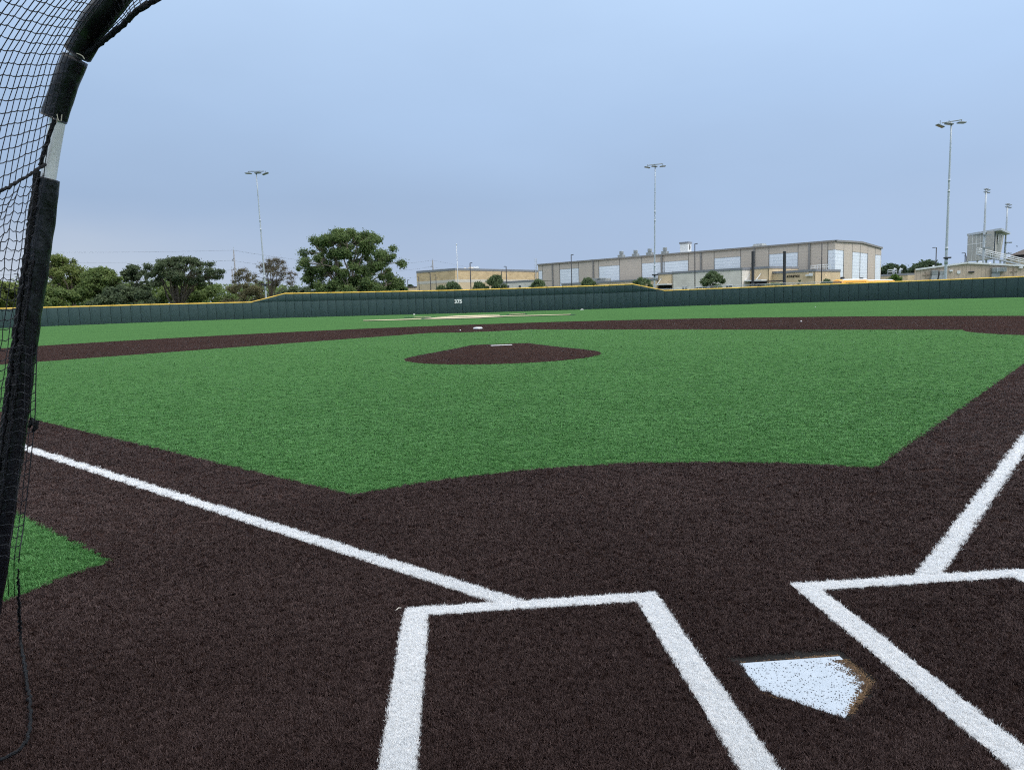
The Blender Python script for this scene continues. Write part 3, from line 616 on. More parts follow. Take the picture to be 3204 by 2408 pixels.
# team emblem laid into the centre field turf: long curved horns on a narrow head
def fz(px, py): 
    P = atz(px, py, 0.0); P = atz(px, py, float(field_z(P[0], P[1]))); return P
def emblem():
    def flat(nm, poly, m, dz):
        b_ = MB(); P_ = [fz(1200 + x_ / 3.16, 700 + y_ / 3.16) + np.array([0, 0, dz]) for x_, y_ in poly]; b_.add(P_, [tuple(range(len(P_)))]); struct(b_.build(nm, m))
    flat('emblem_outline', [(-230, 963), (0, 959), (380, 946), (520, 945), (720, 942), (960, 934), (1220, 919), (1500, 913), (1860, 903), (1900, 899), (1900, 895), (1850, 896), (1500, 904.5), (1215, 910), (1160, 903), (1000, 902.5), (730, 909.5), (480, 927), (370, 937), (0, 950.5)], M['dark_turf'], 0.02)
    flat('emblem_outline', [(200, 930), (480, 927.5), (480, 922), (200, 924.5)], M['dark_turf'], 0.024); flat('emblem_outline', [(1190, 908), (1240, 903), (1420, 892), (1420, 888), (1230, 897)], M['dark_turf'], 0.024)
    for poly in ([(-200, 961), (0, 957.5), (200, 952.5), (375, 945), (375, 939), (200, 946), (0, 952), (-200, 957.5)], [(1205, 917.5), (1500, 911), (1850, 901), (1850, 897.5), (1500, 906), (1205, 912)],
                 [(505, 928), (640, 926), (880, 919), (1155, 911.5), (1145, 905.5), (1000, 905), (730, 912)], [(380, 943), (500, 943.5), (700, 940), (950, 932), (1208, 918.5), (1200, 913.5), (900, 924), (700, 931), (505, 932.5)], [(300, 928.5), (470, 926), (470, 924), (300, 926)], [(1240, 901.5), (1400, 891.5), (1400, 889.5), (1240, 898.5)]):
        flat('emblem_stroke', poly, M['cream_turf'], 0.045)
emblem()

# ================================================================== OUTFIELD WALL
PW, PH, TALL = 1.219, 2.40, 3.60
def wall_pt(a): r_ = wall_r(a); return np.array([r_ * math.sin(R(a)), r_ * math.cos(R(a))])
def march(a0, sgn, n):
    out = [a0]; a = a0
    for _ in range(n):
        p = wall_pt(a); lo, hi = a, a + sgn * 2.0
        for _ in range(40):
            m_ = (lo + hi) / 2
            if np.linalg.norm(wall_pt(m_) - p) < PW: lo = m_
            else: hi = m_
        a = lo; out.append(a)
    return out
def angle_of(px, py):
    lo, hi = -50.0, 50.0
    for _ in range(50):
        m_ = (lo + hi) / 2; p = wall_pt(m_)
        if pix([*p, wall_z(m_) + 1.0])[0] < px: lo = m_
        else: hi = m_
    return lo
a375 = angle_of(1422.5, 0)
angs = march(a375, -1, 62)[:0:-1] + march(a375, 1, 76); joints = angs
i0 = int(np.argmin([abs(pix([*wall_pt(a), wall_z(a) + 2])[0] - 786.7) for a in joints])); i1 = i0 + 4
j1 = int(np.argmin([abs(pix([*wall_pt(a), wall_z(a) + 2])[0] - 2073.7) for a in joints])); j0 = j1 - 4
def top_h(i):
    """height of the wall top above its foot at joint i"""
    if i <= i0 or i >= j1: return PH
    if i1 <= i <= j0: return TALL
    return PH + (TALL - PH) * ((i - i0) / 4 if i < i1 else (j1 - i) / 4)
w0 = wall_pt(joints[len(joints) // 2])
wall = empty('outfield_wall', (0, 114, -0.2), 'long dark green padded outfield wall with yellow cap, raised behind centre field', 'wall')
GAP = 0.030
def pad_mesh(h0, h1, hb=0.0):
    """a padded panel PW wide, its face bulging a little; h0/h1: top heights at the left and right edge"""
    b_ = MB(); w = PW - GAP; n = 4; t = 0.06
    def P(u, v, bul): 
        top = h0 + (h1 - h0) * u; return (u * w + GAP / 2, -bul, hb + (top - hb) * v)
    us = [0, 0.04, 0.5, 0.96, 1]; vs_ = [0, 0.02, 0.5, 0.98, 1]; bl = [0, 0.022, 0.030, 0.022, 0]
    v = [P(u, w_, min(bl[i], bl[j])) for j, w_ in enumerate(vs_) for i, u in enumerate(us)]
    f = [(j * 5 + i, j * 5 + i + 1, (j + 1) * 5 + i + 1, (j + 1) * 5 + i) for j in range(4) for i in range(4)]
    b_.add(v, f)
    return b_
def pad(name, mesh_, p, ang_, z):
    o = bpy.data.objects.new(name, mesh_); COL.objects.link(o); o.parent = wall; o.location = Vector((p[0], p[1], z)) - Vector(wall.location); o.rotation_euler = (0, 0, ang_); return o
def as_mesh(name, b_, m):
    me = bpy.data.meshes.new(name); me.from_pydata(b_.v, [], b_.f); me.materials.append(m); me.polygons.foreach_set('use_smooth', [True] * len(me.polygons)); return me
SEAM = 2.44
low_me = as_mesh('panel', pad_mesh(PH, PH), M['pad']); low2_me = as_mesh('panel', pad_mesh(SEAM - 0.02, SEAM - 0.02), M['pad']); up_me = as_mesh('panel', pad_mesh(TALL, TALL, SEAM + 0.008), M['pad'])
back = MB(); nJ = len(joints)
ztop = [wall_z(a) + top_h(i) for i, a in enumerate(joints)]
for i in range(nJ - 1):
    p, q = wall_pt(joints[i]), wall_pt(joints[i + 1]); d = q - p; an = math.atan2(d[1], d[0]); z = (wall_z(joints[i]) + wall_z(joints[i + 1])) / 2
    h0, h1 = top_h(i), top_h(i + 1)
    if h0 == PH and h1 == PH: pad('panel', low_me, p, an, z)
    elif h0 == TALL and h1 == TALL: pad('panel', low2_me, p, an, z); nb_ = np.array([-d[1], d[0]]) / np.linalg.norm(d) * 0.016; pad('panel', up_me, p + nb_, an, z)
    else:
        if min(h0, h1) > SEAM + 0.12:
            pad('panel', low2_me, p, an, z); pad('panel', as_mesh('panel', pad_mesh(h0, h1, SEAM + 0.008), M['pad']), p, an, z)
        else:
            pad('panel', as_mesh('panel', pad_mesh(min(h0, SEAM - .008), min(h1, SEAM - .008)), M['pad']), p, an, z)
            pad('panel', as_mesh('panel', pad_mesh(max(h0, SEAM + .012), h1, SEAM + .008) if h1 > h0 else pad_mesh(h0, max(h1, SEAM + .012), SEAM + .008), M['pad']), p, an, z)
    back.slab(p, q, -0.5, z + min(h0, h1) - 0.03, 0.12, out=-0.05)
back.build('backing', M['pad_gap'], wall)
ramp_back = MB()
# yellow cap, in lengths of two panels
def cap_mesh(i, j):
    b_ = MB(); rows = []
    for k_ in range(i, j + 1):
        a = joints[k_]; p = wall_pt(a); e = wall_pt(joints[min(k_ + 1, nJ - 1)]) - wall_pt(joints[max(k_ - 1, 0)]); e = e / np.linalg.norm(e); nn_ = np.array([-e[1], e[0]])
        zc = ztop[k_]; sec_ = [(-0.075, -0.065), (-0.082, 0.03), (-0.06, 0.08), (0.0, 0.10), (0.06, 0.08), (0.082, 0.03), (0.075, -0.065)]
        sh = 0.004 * (1 if k_ == j else (-1 if k_ == i else 0))
        rows.append([(p[0] + nn_[0] * (u + 0.06) - e[0] * sh, p[1] + nn_[1] * (u + 0.06) - e[1] * sh, zc + w_) for u, w_ in sec_])
    n = 7; v = [q for r_ in rows for q in r_]
    b_.add(v, [(r_ * n + c_, r_ * n + (c_ + 1) % n, (r_ + 1) * n + (c_ + 1) % n, (r_ + 1) * n + c_) for r_ in range(len(rows) - 1) for c_ in range(n)] + [tuple(reversed(range(n))), tuple((len(rows) - 1) * n + c_ for c_ in range(n))])
    return b_
for i in range(0, nJ - 1, 2): cap_mesh(i, min(i + 2, nJ - 1)).build('top_cap', M['yellow'], wall, True)
ia = int(np.argmin([abs(a - a375) for a in joints])); p, q = wall_pt(joints[ia]), wall_pt(joints[ia + 1]); d = q - p; an = math.atan2(d[1], d[0]); c_ = (p + q) / 2; nn_ = np.array([d[1], -d[0]]) / np.linalg.norm(d)
text('375', 'distance_number', 0.80, M['white_paint'], (c_[0] + nn_[0] * 0.045, c_[1] + nn_[1] * 0.045, wall_z(a375) + 1.83), an, wall, 0.004, 0.035, sx_=1.0)

# ================================================================== BATTING CAGE AT THE LEFT
def spline(pts_, n=8):
    pts_ = [np.asarray(p, float) for p in pts_]; out = []
    for i in range(len(pts_) - 1):
        p0, p1, p2, p3 = pts_[max(i - 1, 0)], pts_[i], pts_[i + 1], pts_[min(i + 2, len(pts_) - 1)]
        for t in np.linspace(0, 1, n, endpoint=False):
            out.append(0.5 * ((2 * p1) + (-p0 + p2) * t + (2 * p0 - 5 * p1 + 4 * p2 - p3) * t * t + (-p0 + 3 * p1 - 3 * p2 + p3) * t ** 3))
    out.append(pts_[-1]); return out
K = [at(-72, 2190, 2.80), at(4, 1650, 2.81), at(70, 1150, 2.82), at(111, 850, 2.83), at(150, 560, 2.85), at(181, 375, 2.85), at(204, 274, 2.85), at(238, 165, 2.85), at(354, 0, 2.77)]
K[0][2] = 0.03
apex = np.array([0.0, 0.30, 3.45]); sh1 = np.array([-2.05, 0.42, 3.02]); sh2 = np.array([-1.25, 0.34, 3.32])
half = K + [sh1, sh2, apex]
arch = spline(half, 8); mirror = [np.array([-p[0], p[1], p[2]]) for p in reversed(arch)][1:]
cage = empty('batting_cage', K[0], 'black netted batting cage with padded galvanised pipe frame at the left edge', 'batting cage')
MB().tube(arch + mirror, 0.0268, 14).build('arch_pipe', M['galv'], cage, True)
def sub(path, i, j): return path[i:j + 1]
def sleeve(path, r0, seed, name='pad_sleeve', wr=0.004, n=22):
    """a wrinkled vinyl sleeve round a pipe, open at both ends"""
    rr = np.random.default_rng(seed); dense = []
    for a_, b_ in zip(path[:-1], path[1:]):
        for t in np.linspace(0, 1, 7, endpoint=False): dense.append(a_ + (b_ - a_) * t)
    dense.append(path[-1]); m_ = len(dense); v = []; ph = rr.random(6) * 6.28; ref = np.array([1.0, 0, 0])
    L_ = np.concatenate([[0], np.cumsum([np.linalg.norm(dense[i + 1] - dense[i]) for i in range(m_ - 1)])])
    for layer in (0, 1):
        for i, p in enumerate(dense):
            d_ = dense[min(i + 1, m_ - 1)] - dense[max(i - 1, 0)]; d_ = d_ / np.linalg.norm(d_); x_ = ref - d_ * ref.dot(d_); x_ /= np.linalg.norm(x_); y_ = np.cross(d_, x_)
            for j in range(n):
                a = 2 * math.pi * j / n; s_ = L_[i]
                w_ = wr * (math.sin(a * 2 + ph[0] + 9 * s_) * 0.6 + math.sin(s_ * 27 + 2.5 * math.sin(a + ph[1]) + ph[2]) * 0.5 + math.sin(s_ * 61 + 3 * a + ph[3]) * 0.35)
                k_ = r0 + w_ - (0.006 if layer else 0); v.append(p + k_ * (math.cos(a) * x_ + math.sin(a) * y_))
    f = []
    for layer in (0, 1):
        o_ = layer * m_ * n
        for i in range(m_ - 1):
            for j in range(n):
                q_ = (o_ + i * n + j, o_ + i * n + (j + 1) % n, o_ + (i + 1) * n + (j + 1) % n, o_ + (i + 1) * n + j); f.append(q_ if not layer else q_[::-1])
    for e in (0, (m_ - 1) * n):
        for j in range(n): f.append((e + j, e + (j + 1) % n, m_ * n + e + (j + 1) % n, m_ * n + e + j))
    b_ = MB(); b_.add(v, f); return b_.build(name, M['vinyl'], cage, True)
lowpath = [K[0] + np.array([0, 0, 0.06])] + arch[1:33]; sleeve(lowpath, 0.0415, 1, wr=0.0022)
sleeve([at(166, 372, 2.85), at(184, 318, 2.85), at(204, 264, 2.85), at(236, 182, 2.85)], 0.0445, 2, wr=0.002)
sleeve([at(243, 168, 2.85), at(278, 104, 2.83)] + arch[61:72] + [sh2, apex], 0.046, 3, wr=0.002)
for i, (px_, py_) in enumerate(((172, 372), (186, 366))):           # wire clips where the sleeve ends
    c0 = at(px_, py_, 2.79); MB().tube([c0 + np.array(q) * 0.016 for q in ((-0.5, 0, 0.6), (-0.3, 0, -0.8), (0.3, 0, -0.9), (0.6, 0, 0.5))], 0.0016, 5).build('wire_clip', M['tie'], cage)
c0 = at(252, 174, 2.79); MB().tube([c0 + np.array(q) * 0.014 for q in ((-0.9, 0, 0.5), (-0.2, 0, 0.25), (0.5, 0, -0.2), (0.9, 0, -0.9))], 0.002, 5).build('wire_clip', M['tie'], cage)

# netting: strands parallel to the pipe and strands running back from it
MESH = 0.0375
def back_point(p, s):
    """where the net goes s metres behind the pipe at p"""
    z = p[2]; zs = 2.06
    if z >= zs: sl = -0.37 - 0.22 * math.exp(-(z - zs) / 0.12)
    else: sl = -0.05 - 0.54 * max(z / zs, 0) ** 9
    fall = sl * (1 - math.exp(-s / 1.1)) * 1.1
    sag = 0.0
    q = p + np.array([-FH[0], -FH[1], 0]) * s + np.array([0, 0, fall]); q = q + np.array([RT0[0], RT0[1], 0]) * s * 0.32 * max(z - 2.0, 0); q[2] = max(q[2], 0.03); return q
def resample(path, step):
    L_ = np.concatenate([[0], np.cumsum([np.linalg.norm(path[i + 1] - path[i]) for i in range(len(path) - 1)])]); P = np.array(path)
    ss = np.arange(0, L_[-1], step); return [np.array([np.interp(s, L_, P[:, k_]) for k_ in range(3)]) for s in ss]
prof = resample(arch, MESH)                               # knots along the pipe, from the ground to the apex
NB = 62
rr = np.random.default_rng(11)
grid_k = [[None] * NB for _ in prof]
for i, p in enumerate(prof):
    low = p[2] < 2.04
    for j in range(NB):
        q = back_point(p + np.array([0.018, -0.066, 0]), j * MESH)
        sl_ = (0.008 if low else 0.0022)
        q = q + np.array([rr.normal(0, 0.25), rr.normal(0, 0.3), 1.0 * math.sin(i * 0.0 + j * 1.9) + rr.normal(0, 0.25)]) * sl_
        grid_k[i][j] = q
net = MB(); RS = 0.0016
def strand(b_, pts_, r_): b_.tube(pts_, r_, 4, False)
for j in range(NB): strand(net, [grid_k[i][j] for i in range(len(prof))], RS)
for i in range(len(prof)):
    row = []
    low = prof[i][2] < 2.04
    for j in range(NB - 1):
        a_, b_ = grid_k[i][j], grid_k[i][j + 1]; row.append(a_); mid = (a_ + b_) / 2; mid = mid + np.array([0, 0, -(0.007 if low else 0.0022)]); row.append(mid)
    row.append(grid_k[i][NB - 1]); strand(net, row, RS * 1.1)
no = net.build('net', M['net'], cage); no['kind'] = 'stuff'
# rope hem up the pipe, rope seam between the lower and the upper net
hem_pts = [p + np.array([-0.018, -0.042, 0]) for p in arch[3:34]]
hem = MB(); wob = np.random.default_rng(5)
dense = resample(hem_pts, 0.012); hem.tube([p + wob.normal(0, 0.0012, 3) for p in dense], [0.0095 + 0.0035 * wob.random() for _ in dense], 7).build('rope_hem', M['rope'], cage, True)
h2 = resample([p + np.array([0.004, -0.046, 0]) for p in arch[4:26]], 0.014); MB().tube([p + wob.normal(0, 0.002, 3) for p in h2], [0.0085 + 0.003 * wob.random() for _ in h2], 6).build('rope_hem', M['rope'], cage, True)
up_rope = resample([at(126, 520, 2.80), at(140, 470, 2.80), at(160, 405, 2.79), at(172, 372, 2.79)], 0.012)
MB().tube([p + wob.normal(0, 0.001, 3) for p in up_rope], [0.008 for _ in up_rope], 6).build('rope_hem', M['rope'], cage, True)
si = int(np.argmin([abs(pix(grid_k[i][0])[1] - 500) for i in range(len(prof))])); seam = [grid_k[si][j] for j in range(NB)]
sd = resample(seam, 0.011); MB().tube([p + wob.normal(0, 0.0016, 3) for p in sd], [0.0048 + 0.002 * wob.random() for _ in sd], 6).build('seam_rope', M['rope'], cage, True)
# strip of net in front of the arm, gathered on its edge rope
E_ = spline([at(262, 172, 2.83), at(300, 147, 2.81), at(390, 74, 2.74), at(485, 0, 2.66), np.array([-1.75, 0.55, 2.98]), np.array([-0.9, 0.62, 3.2]), np.array([0.0, 0.62, 3.3])], 10)
A_ = arch[56:]
def lerp_path(path, t):
    L_ = np.concatenate([[0], np.cumsum([np.linalg.norm(path[i + 1] - path[i]) for i in range(len(path) - 1)])]); P = np.array(path); s = t * L_[-1]
    return np.array([np.interp(s, L_, P[:, k_]) for k_ in range(3)])
fr = MB()
for t in np.linspace(0.0, 1, 110):
    a_, b_ = lerp_path(A_, t), lerp_path(E_, min(1, t * 1.0)); mid = (a_ + b_) / 2 + np.array([0, 0, -0.012]); strand(fr, [a_ + np.array([0, -0.045, 0.02]), mid, b_], RS)
for k_ in np.linspace(0.12, 0.97, 9):
    strand(fr, [lerp_path(A_, t) * (1 - k_) + lerp_path(E_, t) * k_ + np.array([0, 0, -0.012 * math.sin(k_ * 3.14)]) for t in np.linspace(0, 1, 70)], RS)
fo = fr.build('front_net', M['net'], cage); fo['kind'] = 'stuff'
ed = resample(E_, 0.012); MB().tube([p + wob.normal(0, 0.0012, 3) for p in ed], [0.008 + 0.003 * wob.random() for _ in ed], 6).build('edge_rope', M['rope'], cage, True)
# loose flap hanging in front of the pipe and trailing onto the turf
F0 = spline([at(116, 1080, 2.72), at(112, 1200, 2.71), at(109, 1309, 2.70), at(92, 1480, 2.69), at(74, 1640, 2.68), at(58, 1782, 2.66), atz(64, 1985, 0.06), atz(82, 2110, 0.032), atz(95, 2215, 0.032), atz(90, 2290, 0.032), atz(60, 2345, 0.032), atz(-10, 2384, 0.032), atz(-160, 2440, 0.032)], 8)
fl = MB(); strand(fl, F0[:40], RS * 1.3); P2 = [p + np.array([-0.022, 0.01, 0]) for p in F0[:44]]; strand(fl, P2, RS)
P3 = [p + np.array([-0.05, 0.02, 0]) for p in F0[:44]]; strand(fl, P3, RS)
for k_ in range(0, 40, 2):
    a_ = F0[k_]; strand(fl, [a_, a_ + np.array([-0.025, 0.0, -0.010]), a_ + np.array([-0.055, 0.01, 0.002]), a_ + np.array([-0.10, 0.03, -0.008])], RS * 1.1)
flo = fl.build('net_flap', M['net'], cage); flo['kind'] = 'stuff'
tr_ = resample(F0[40:], 0.014); MB().tube([p + wob.normal(0, 0.0025, 3) + np.array([0, 0, 0.004]) for p in tr_], [0.0022 + 0.0030 * min(1, i / 45) + 0.0012 * wob.random() for i, _ in enumerate(tr_)], 6).build('trailing_hem', M['rope'], cage, True)
kn = at(106, 1326, 2.70); MB().tube([kn + np.array(q) * 0.02 for q in ((-1, 0, -0.6), (-0.3, 0.3, 0.8), (0.5, -0.2, 0.5), (0.2, 0, -0.7), (-0.4, 0, -1.5))], [0.006, 0.011, 0.012, 0.009, 0.004], 6).build('rope_knot', M['rope'], cage, True)
# ground rails of the frame, running back past the camera on both sides
for sg in (1, -1):
    p0 = K[0] * np.array([sg, 1, 1]); p0[2] = 0.06
    MB().tube([p0 + np.array([0, 0.05, 0]), p0 + np.array([-0.25 * sg, -1.6, 0]), p0 + np.array([-0.2 * sg, -4.6, 0])], 0.0268, 10).build('ground_rail', M['galv'], cage, True)

# ================================================================== BEYOND THE WALL: BUILDINGS
def hp(P): return np.asarray(P, float)[:2]
def outset(p, q, d):
    """shift of the plan line p-q by d towards the viewer"""
    e = hp(q) - hp(p); e = e / np.linalg.norm(e); return np.array([e[1], -e[0]]) * d
# ---- long sports hall
c0 = at(2614, 752, 170.0); c1 = at(1683, 826.6, 239.0); c2 = at(2758, 775, 206.0)
ZE = float(c0[2]); A, B, C = hp(c1), hp(c0), hp(c2)            # left far end, near corner, right far end
C = B + (C - B)
g_h = gz(*B) - 0.3; ZW = 10.75
hall = empty('sports_hall', (*B, g_h), 'long grey beige sports hall with white wall panels behind the outfield', 'building')
def bay(P, Q, kind, zt0=ZE, zt1=None, u0=0.0):
    """one bay of the hall between two seams"""
    if kind == 'plain': MB().slab(P, Q, g_h, zt0, 0.3, u0=u0, z1b=zt1).build('wall_panel', M['siding'], hall)
    else:
        MB().slab(P, Q, g_h, ZW, 0.3, out=-0.06, u0=u0).build('light_panel', M['light_panel'], hall)
        MB().slab(P, Q, ZW + 0.004, zt0, 0.3, u0=u0, z1b=zt1).build('wall_panel', M['siding'], hall)
def hall_x(px): return on_line(px, A, B, 8.0)
cuts = [(1683, 'w'), (1697.8, 'plain'), (1730, 'plain'), (1751.6, 'w'), (1811.4, 'plain'), (1857, 'plain'), (1874, 'w'), (1939, 'plain'), (2008, 'w'), (2078, 'w'), (2154, 'plain'), (2194, 'plain'), (2234.5, 'w'), (2317.5, 'plain'), (2360, 'plain'), (2405.5, 'w'), (2496.5, 'plain'), (2532.5, 'plain'), (2589.5, 'w'), (2614, None)]
pts_h = [A] + [hall_x(c[0]) for c in cuts[1:-1]] + [B]
for k in range(len(cuts) - 1):
    bay(pts_h[k], pts_h[k + 1], 'plain' if cuts[k][1] == 'plain' else 'white')
    if 0 < k:
        e = (B - A) / np.linalg.norm(B - A); s0 = pts_h[k] - e * 0.07; s1 = pts_h[k] + e * 0.07; MB().slab(s0, s1, g_h, ZE - 0.02, 0.1, out=0.03).build('wall_seam', M['seam'], hall)
for px in (1730, 1857.5, 2071, 2194, 2360, 2532.7):
    c = hall_x(px); e = (B - A) / np.linalg.norm(B - A); MB().slab(c - e * 0.24, c + e * 0.24, g_h, ZE - 0.1, 0.25, out=0.27).build('downspout', M['gutter'], hall)
Rm = (B + C) / 2; ZR = ZE + 0.62
def end_top(p): t = np.linalg.norm(p - B) / np.linalg.norm(C - B); return ZE + (ZR - ZE) * (1 - abs(2 * t - 1))
ecuts = [(2614, 'w'), (2639.8, 'plain'), (2666.5, 'w'), (2691, 'w'), (2714.7, 'plain'), (2737.6, 'w'), (2757.5, None)]
pe = [B] + [on_line(c[0], B, C, 8.0) for c in ecuts[1:-1]] + [C]
for k in range(len(ecuts) - 1):
    bay(pe[k], pe[k + 1], 'plain' if ecuts[k][1] == 'plain' else 'white', end_top(pe[k]), end_top(pe[k + 1]))
    if k:
        e = (C - B) / np.linalg.norm(C - B); MB().slab(pe[k] - e * 0.09, pe[k] + e * 0.09, g_h, end_top(pe[k]) - 0.02, 0.1, out=0.03).build('wall_seam', M['seam'], hall)
D_ = A + (C - B); Rm2 = (A + D_) / 2
lf = outset(A, B, 0.35); rf = outset(B, C, 0.35)
roof = MB(); roof.add([(*(A + lf), ZE + 0.06), (*(B + lf + rf), ZE + 0.06), (*(Rm + rf), ZR + 0.08), (*Rm2, ZR + 0.08), (*D_, ZE + 0.06), (*(C + rf), ZE + 0.06)], [(0, 1, 2, 3), (3, 2, 5, 4)])
ro = roof.build('roof', M['roof'], hall)
MB().slab(A, B, ZE - 0.28, ZE + 0.10, 0.3, out=0.42).build('eave_gutter', M['gutter'], hall)
for P, Q in ((B, Rm), (Rm, C)):
    b = MB(); sh = outset(P, Q, 0.38); P_, Q_ = P + sh, Q + sh; z0, z1 = end_top(P), end_top(Q)
    b.add([(*P_, z0 - 0.34), (*Q_, z1 - 0.34), (*Q_, z1 + 0.10), (*P_, z0 + 0.10), (*(P - sh * 0.2), z0 - 0.34), (*(Q - sh * 0.2), z1 - 0.34), (*(Q - sh * 0.2), z1 + 0.10), (*(P - sh * 0.2), z0 + 0.10)], [(0, 1, 2, 3), (7, 6, 5, 4), (3, 2, 6, 7), (4, 5, 1, 0), (0, 3, 7, 4), (1, 5, 6, 2)]); b.build('rake_trim', M['gutter'], hall)
for P, Q in ((C, D_), (D_, A)): MB().slab(P, Q, g_h, ZE, 0.3).build('wall_panel', M['siding'], hall)
# door and lamps at the foot of the end wall
dp = on_line(2621.5, B, C, 2.0); dq = on_line(2629, B, C, 2.0); MB().slab(dp, dq, g_h, 4.35, 0.1, out=0.05).build('door', M['fascia'], hall)
for px, py in ((2631, 872), (2691, 873.5)):
    q = on_line(px, B, C, 4.0); MB().box((*(q + outset(B, C, 0.35)), at(px, py, np.dot(np.array([*q, 0]) - CAM, FH))[2]), (0.8, 0.7, 0.8), 0.6).build('wall_lamp', M['dark_metal'], hall, bevel=0.1)
def camz(px, py, P):
    """height of picture point px, py above plan point P"""
    return float(at(px, py, np.dot(np.array([P[0], P[1], 0.0]) - CAM * np.array([1, 1, 0]), FH))[2])
inward = -outset(A, B, 1.0)
# ventilators along the roof
def vent(px, py0, label):
    q = on_line(px, A + inward * 4, B + inward * 4, ZE + 1); s = np.dot(np.array([*q, 0]) - CAM * np.array([1, 1, 0]), FH) / FPX
    zt = float(at(px, py0, s * FPX)[2]); zb = zt - 20.5 * s; h = zt - zb
    
    e = empty('roof_ventilator', (*q, ZE), label, 'ventilator', 'round ventilators on the hall roof')
    w = 13.2 * s
    MB().box((q[0], q[1], (ZE + zb + h * 0.46) / 2), (w * 1.35, w * 1.3, zb + h * 0.46 - ZE), 0.79).build('base_box', M['duct'], e, bevel=0.06)
    MB().tube([(*q, zb + h * 0.40), (*q, zb + h * 0.58)], w * 0.38, 16).build('neck', M['duct'], e, True)
    b = MB(); b.tube([(*q, zb + h * 0.54), (*q, zb + h * 0.58), (*q, zb + h * 0.97), (*q, zb + h)], [w * 0.48, w * 0.5, w * 0.5, w * 0.49], 18); b.build('drum', M['duct'], e)
for px, py, lb in ((1944.5, 786, 'leftmost of the four round ventilators on the hall roof'), (1988.8, 782.5, 'second round ventilator from the left on the hall roof'), (2033, 778.5, 'round ventilator on the hall roof just left of the tall light pole'), (2080.5, 774.5, 'rightmost round ventilator on the hall roof, nearest the white tower')):
    vent(px, py, lb)
# white stair tower with emblem
def tower():
    p, q = on_line(2127.5, A + inward * 6, B + inward * 6, ZE + 3), on_line(2152, A + inward * 6, B + inward * 6, ZE + 3); r_ = q + (C - B) / np.linalg.norm(C - B) * 2.3
    zt = camz(2140, 757, (p + q) / 2); zb = ZE - 0.4
    e = empty('roof_tower', (*p, zb), 'white square tower with dark emblem on the hall roof', 'tower')
    MB().prism([p, q, r_, p + (r_ - q)], zb, zt - 0.5).build('tower_wall', M['white_trim'], e)
    k = outset(p, q, 0.15); k2 = outset(q, r_, 0.15)
    MB().prism([p + k - (q - p) / np.linalg.norm(q - p) * .15, q + k + k2, r_ + k2 - k, p + (r_ - q) - k], zt - 0.5, zt).build('parapet', M['fascia'], e)
    # round emblem with a bar above and below
    c = (q + r_) / 2 + outset(q, r_, 0.06); an = math.atan2((r_ - q)[1], (r_ - q)[0]); cz = camz(2156.5, 773.5, c)
    ring = [np.array([c[0] + 0.26 * math.cos(t) * math.cos(an), c[1] + 0.26 * math.cos(t) * math.sin(an), cz + 0.42 * math.sin(t)]) for t in np.linspace(0, 2 * math.pi, 20)]
    em = MB(); em.tube(ring, 0.07, 6, False); em.tube([(c[0], c[1], cz + 0.75), (c[0], c[1], cz + 0.35)], 0.10, 6); em.tube([(c[0], c[1], cz - 0.75), (c[0], c[1], cz - 0.35)], 0.10, 6); em.build('emblem', M['black'], e)
tower()
# low roof hood
q = on_line(2376.5, A + inward * 5, B + inward * 5, ZE); w = np.linalg.norm(on_line(2393, A, B, ZE) - on_line(2360, A, B, ZE)); zt = camz(2378, 763, q); e_ = (B - A) / np.linalg.norm(B - A)
hood = empty('roof_hood', (*q, ZE), 'low wide metal hood on the hall roof right of the tower', 'roof hood')
b = MB()
lo = [q - e_ * w / 2 + inward * -1.2, q + e_ * w / 2 + inward * -1.2, q + e_ * w / 2 + inward * 1.5, q - e_ * w / 2 + inward * 1.5]
hi = [q + (p - q) * 0.78 for p in lo]
b.add([(*p, ZE + 0.4) for p in lo] + [(*p, zt) for p in hi], [(0, 1, 5, 4), (1, 2, 6, 5), (2, 3, 7, 6), (3, 0, 4, 7), (4, 5, 6, 7)]); b.build('hood_cover', M['duct'], hood)
MB().prism([q + (p - q) * 0.82 for p in lo], ZE, ZE + 0.42).build('curb', M['duct'], hood)

# ---- low front buildings of the hall, running parallel to it
off = outset(A, B, 17.0); A2, B2 = A + off, B + off + (B - A) / np.linalg.norm(B - A) * 6
def block(name, label, cols, ztop, m, depth=14.0, shift=0.0, band=0.5, right_face=True, wallname='wall'):
    """a flat-roofed block whose front runs between picture columns cols"""
    sft = outset(A, B, shift); P, Q = on_line(cols[0], A2 + sft, B2 + sft, ztop), on_line(cols[1], A2 + sft, B2 + sft, ztop)
    gb = gz(*P) - 0.3; e = empty(name, (*P, gb), label, 'building', 'low buildings in front of the sports hall')
    inn = -outset(P, Q, depth); P3, Q3 = P + inn, Q + inn
    MB().slab(P, Q, gb, ztop - band, 0.3).build(wallname, m, e)
    MB().slab(Q, Q3, gb, ztop - band, 0.3, out=0.003).build('side_wall', m, e)
    MB().slab(P3, P, gb, ztop - band, 0.3).build('side_wall', m, e)
    k = outset(P, Q, 0.12); en = (Q - P) / np.linalg.norm(Q - P) * 0.12
    MB().slab(P - en, Q + en, ztop - band, ztop, 0.3, out=0.12).build('fascia', M['fascia'], e)
    MB().slab(Q + en, Q3 + en, ztop - band, ztop, 0.3).build('fascia', M['fascia'], e)
    MB().prism([P, Q, Q3, P3], ztop - 0.25, ztop - 0.2).build('roof', M['roof'], e)
    return e, P, Q
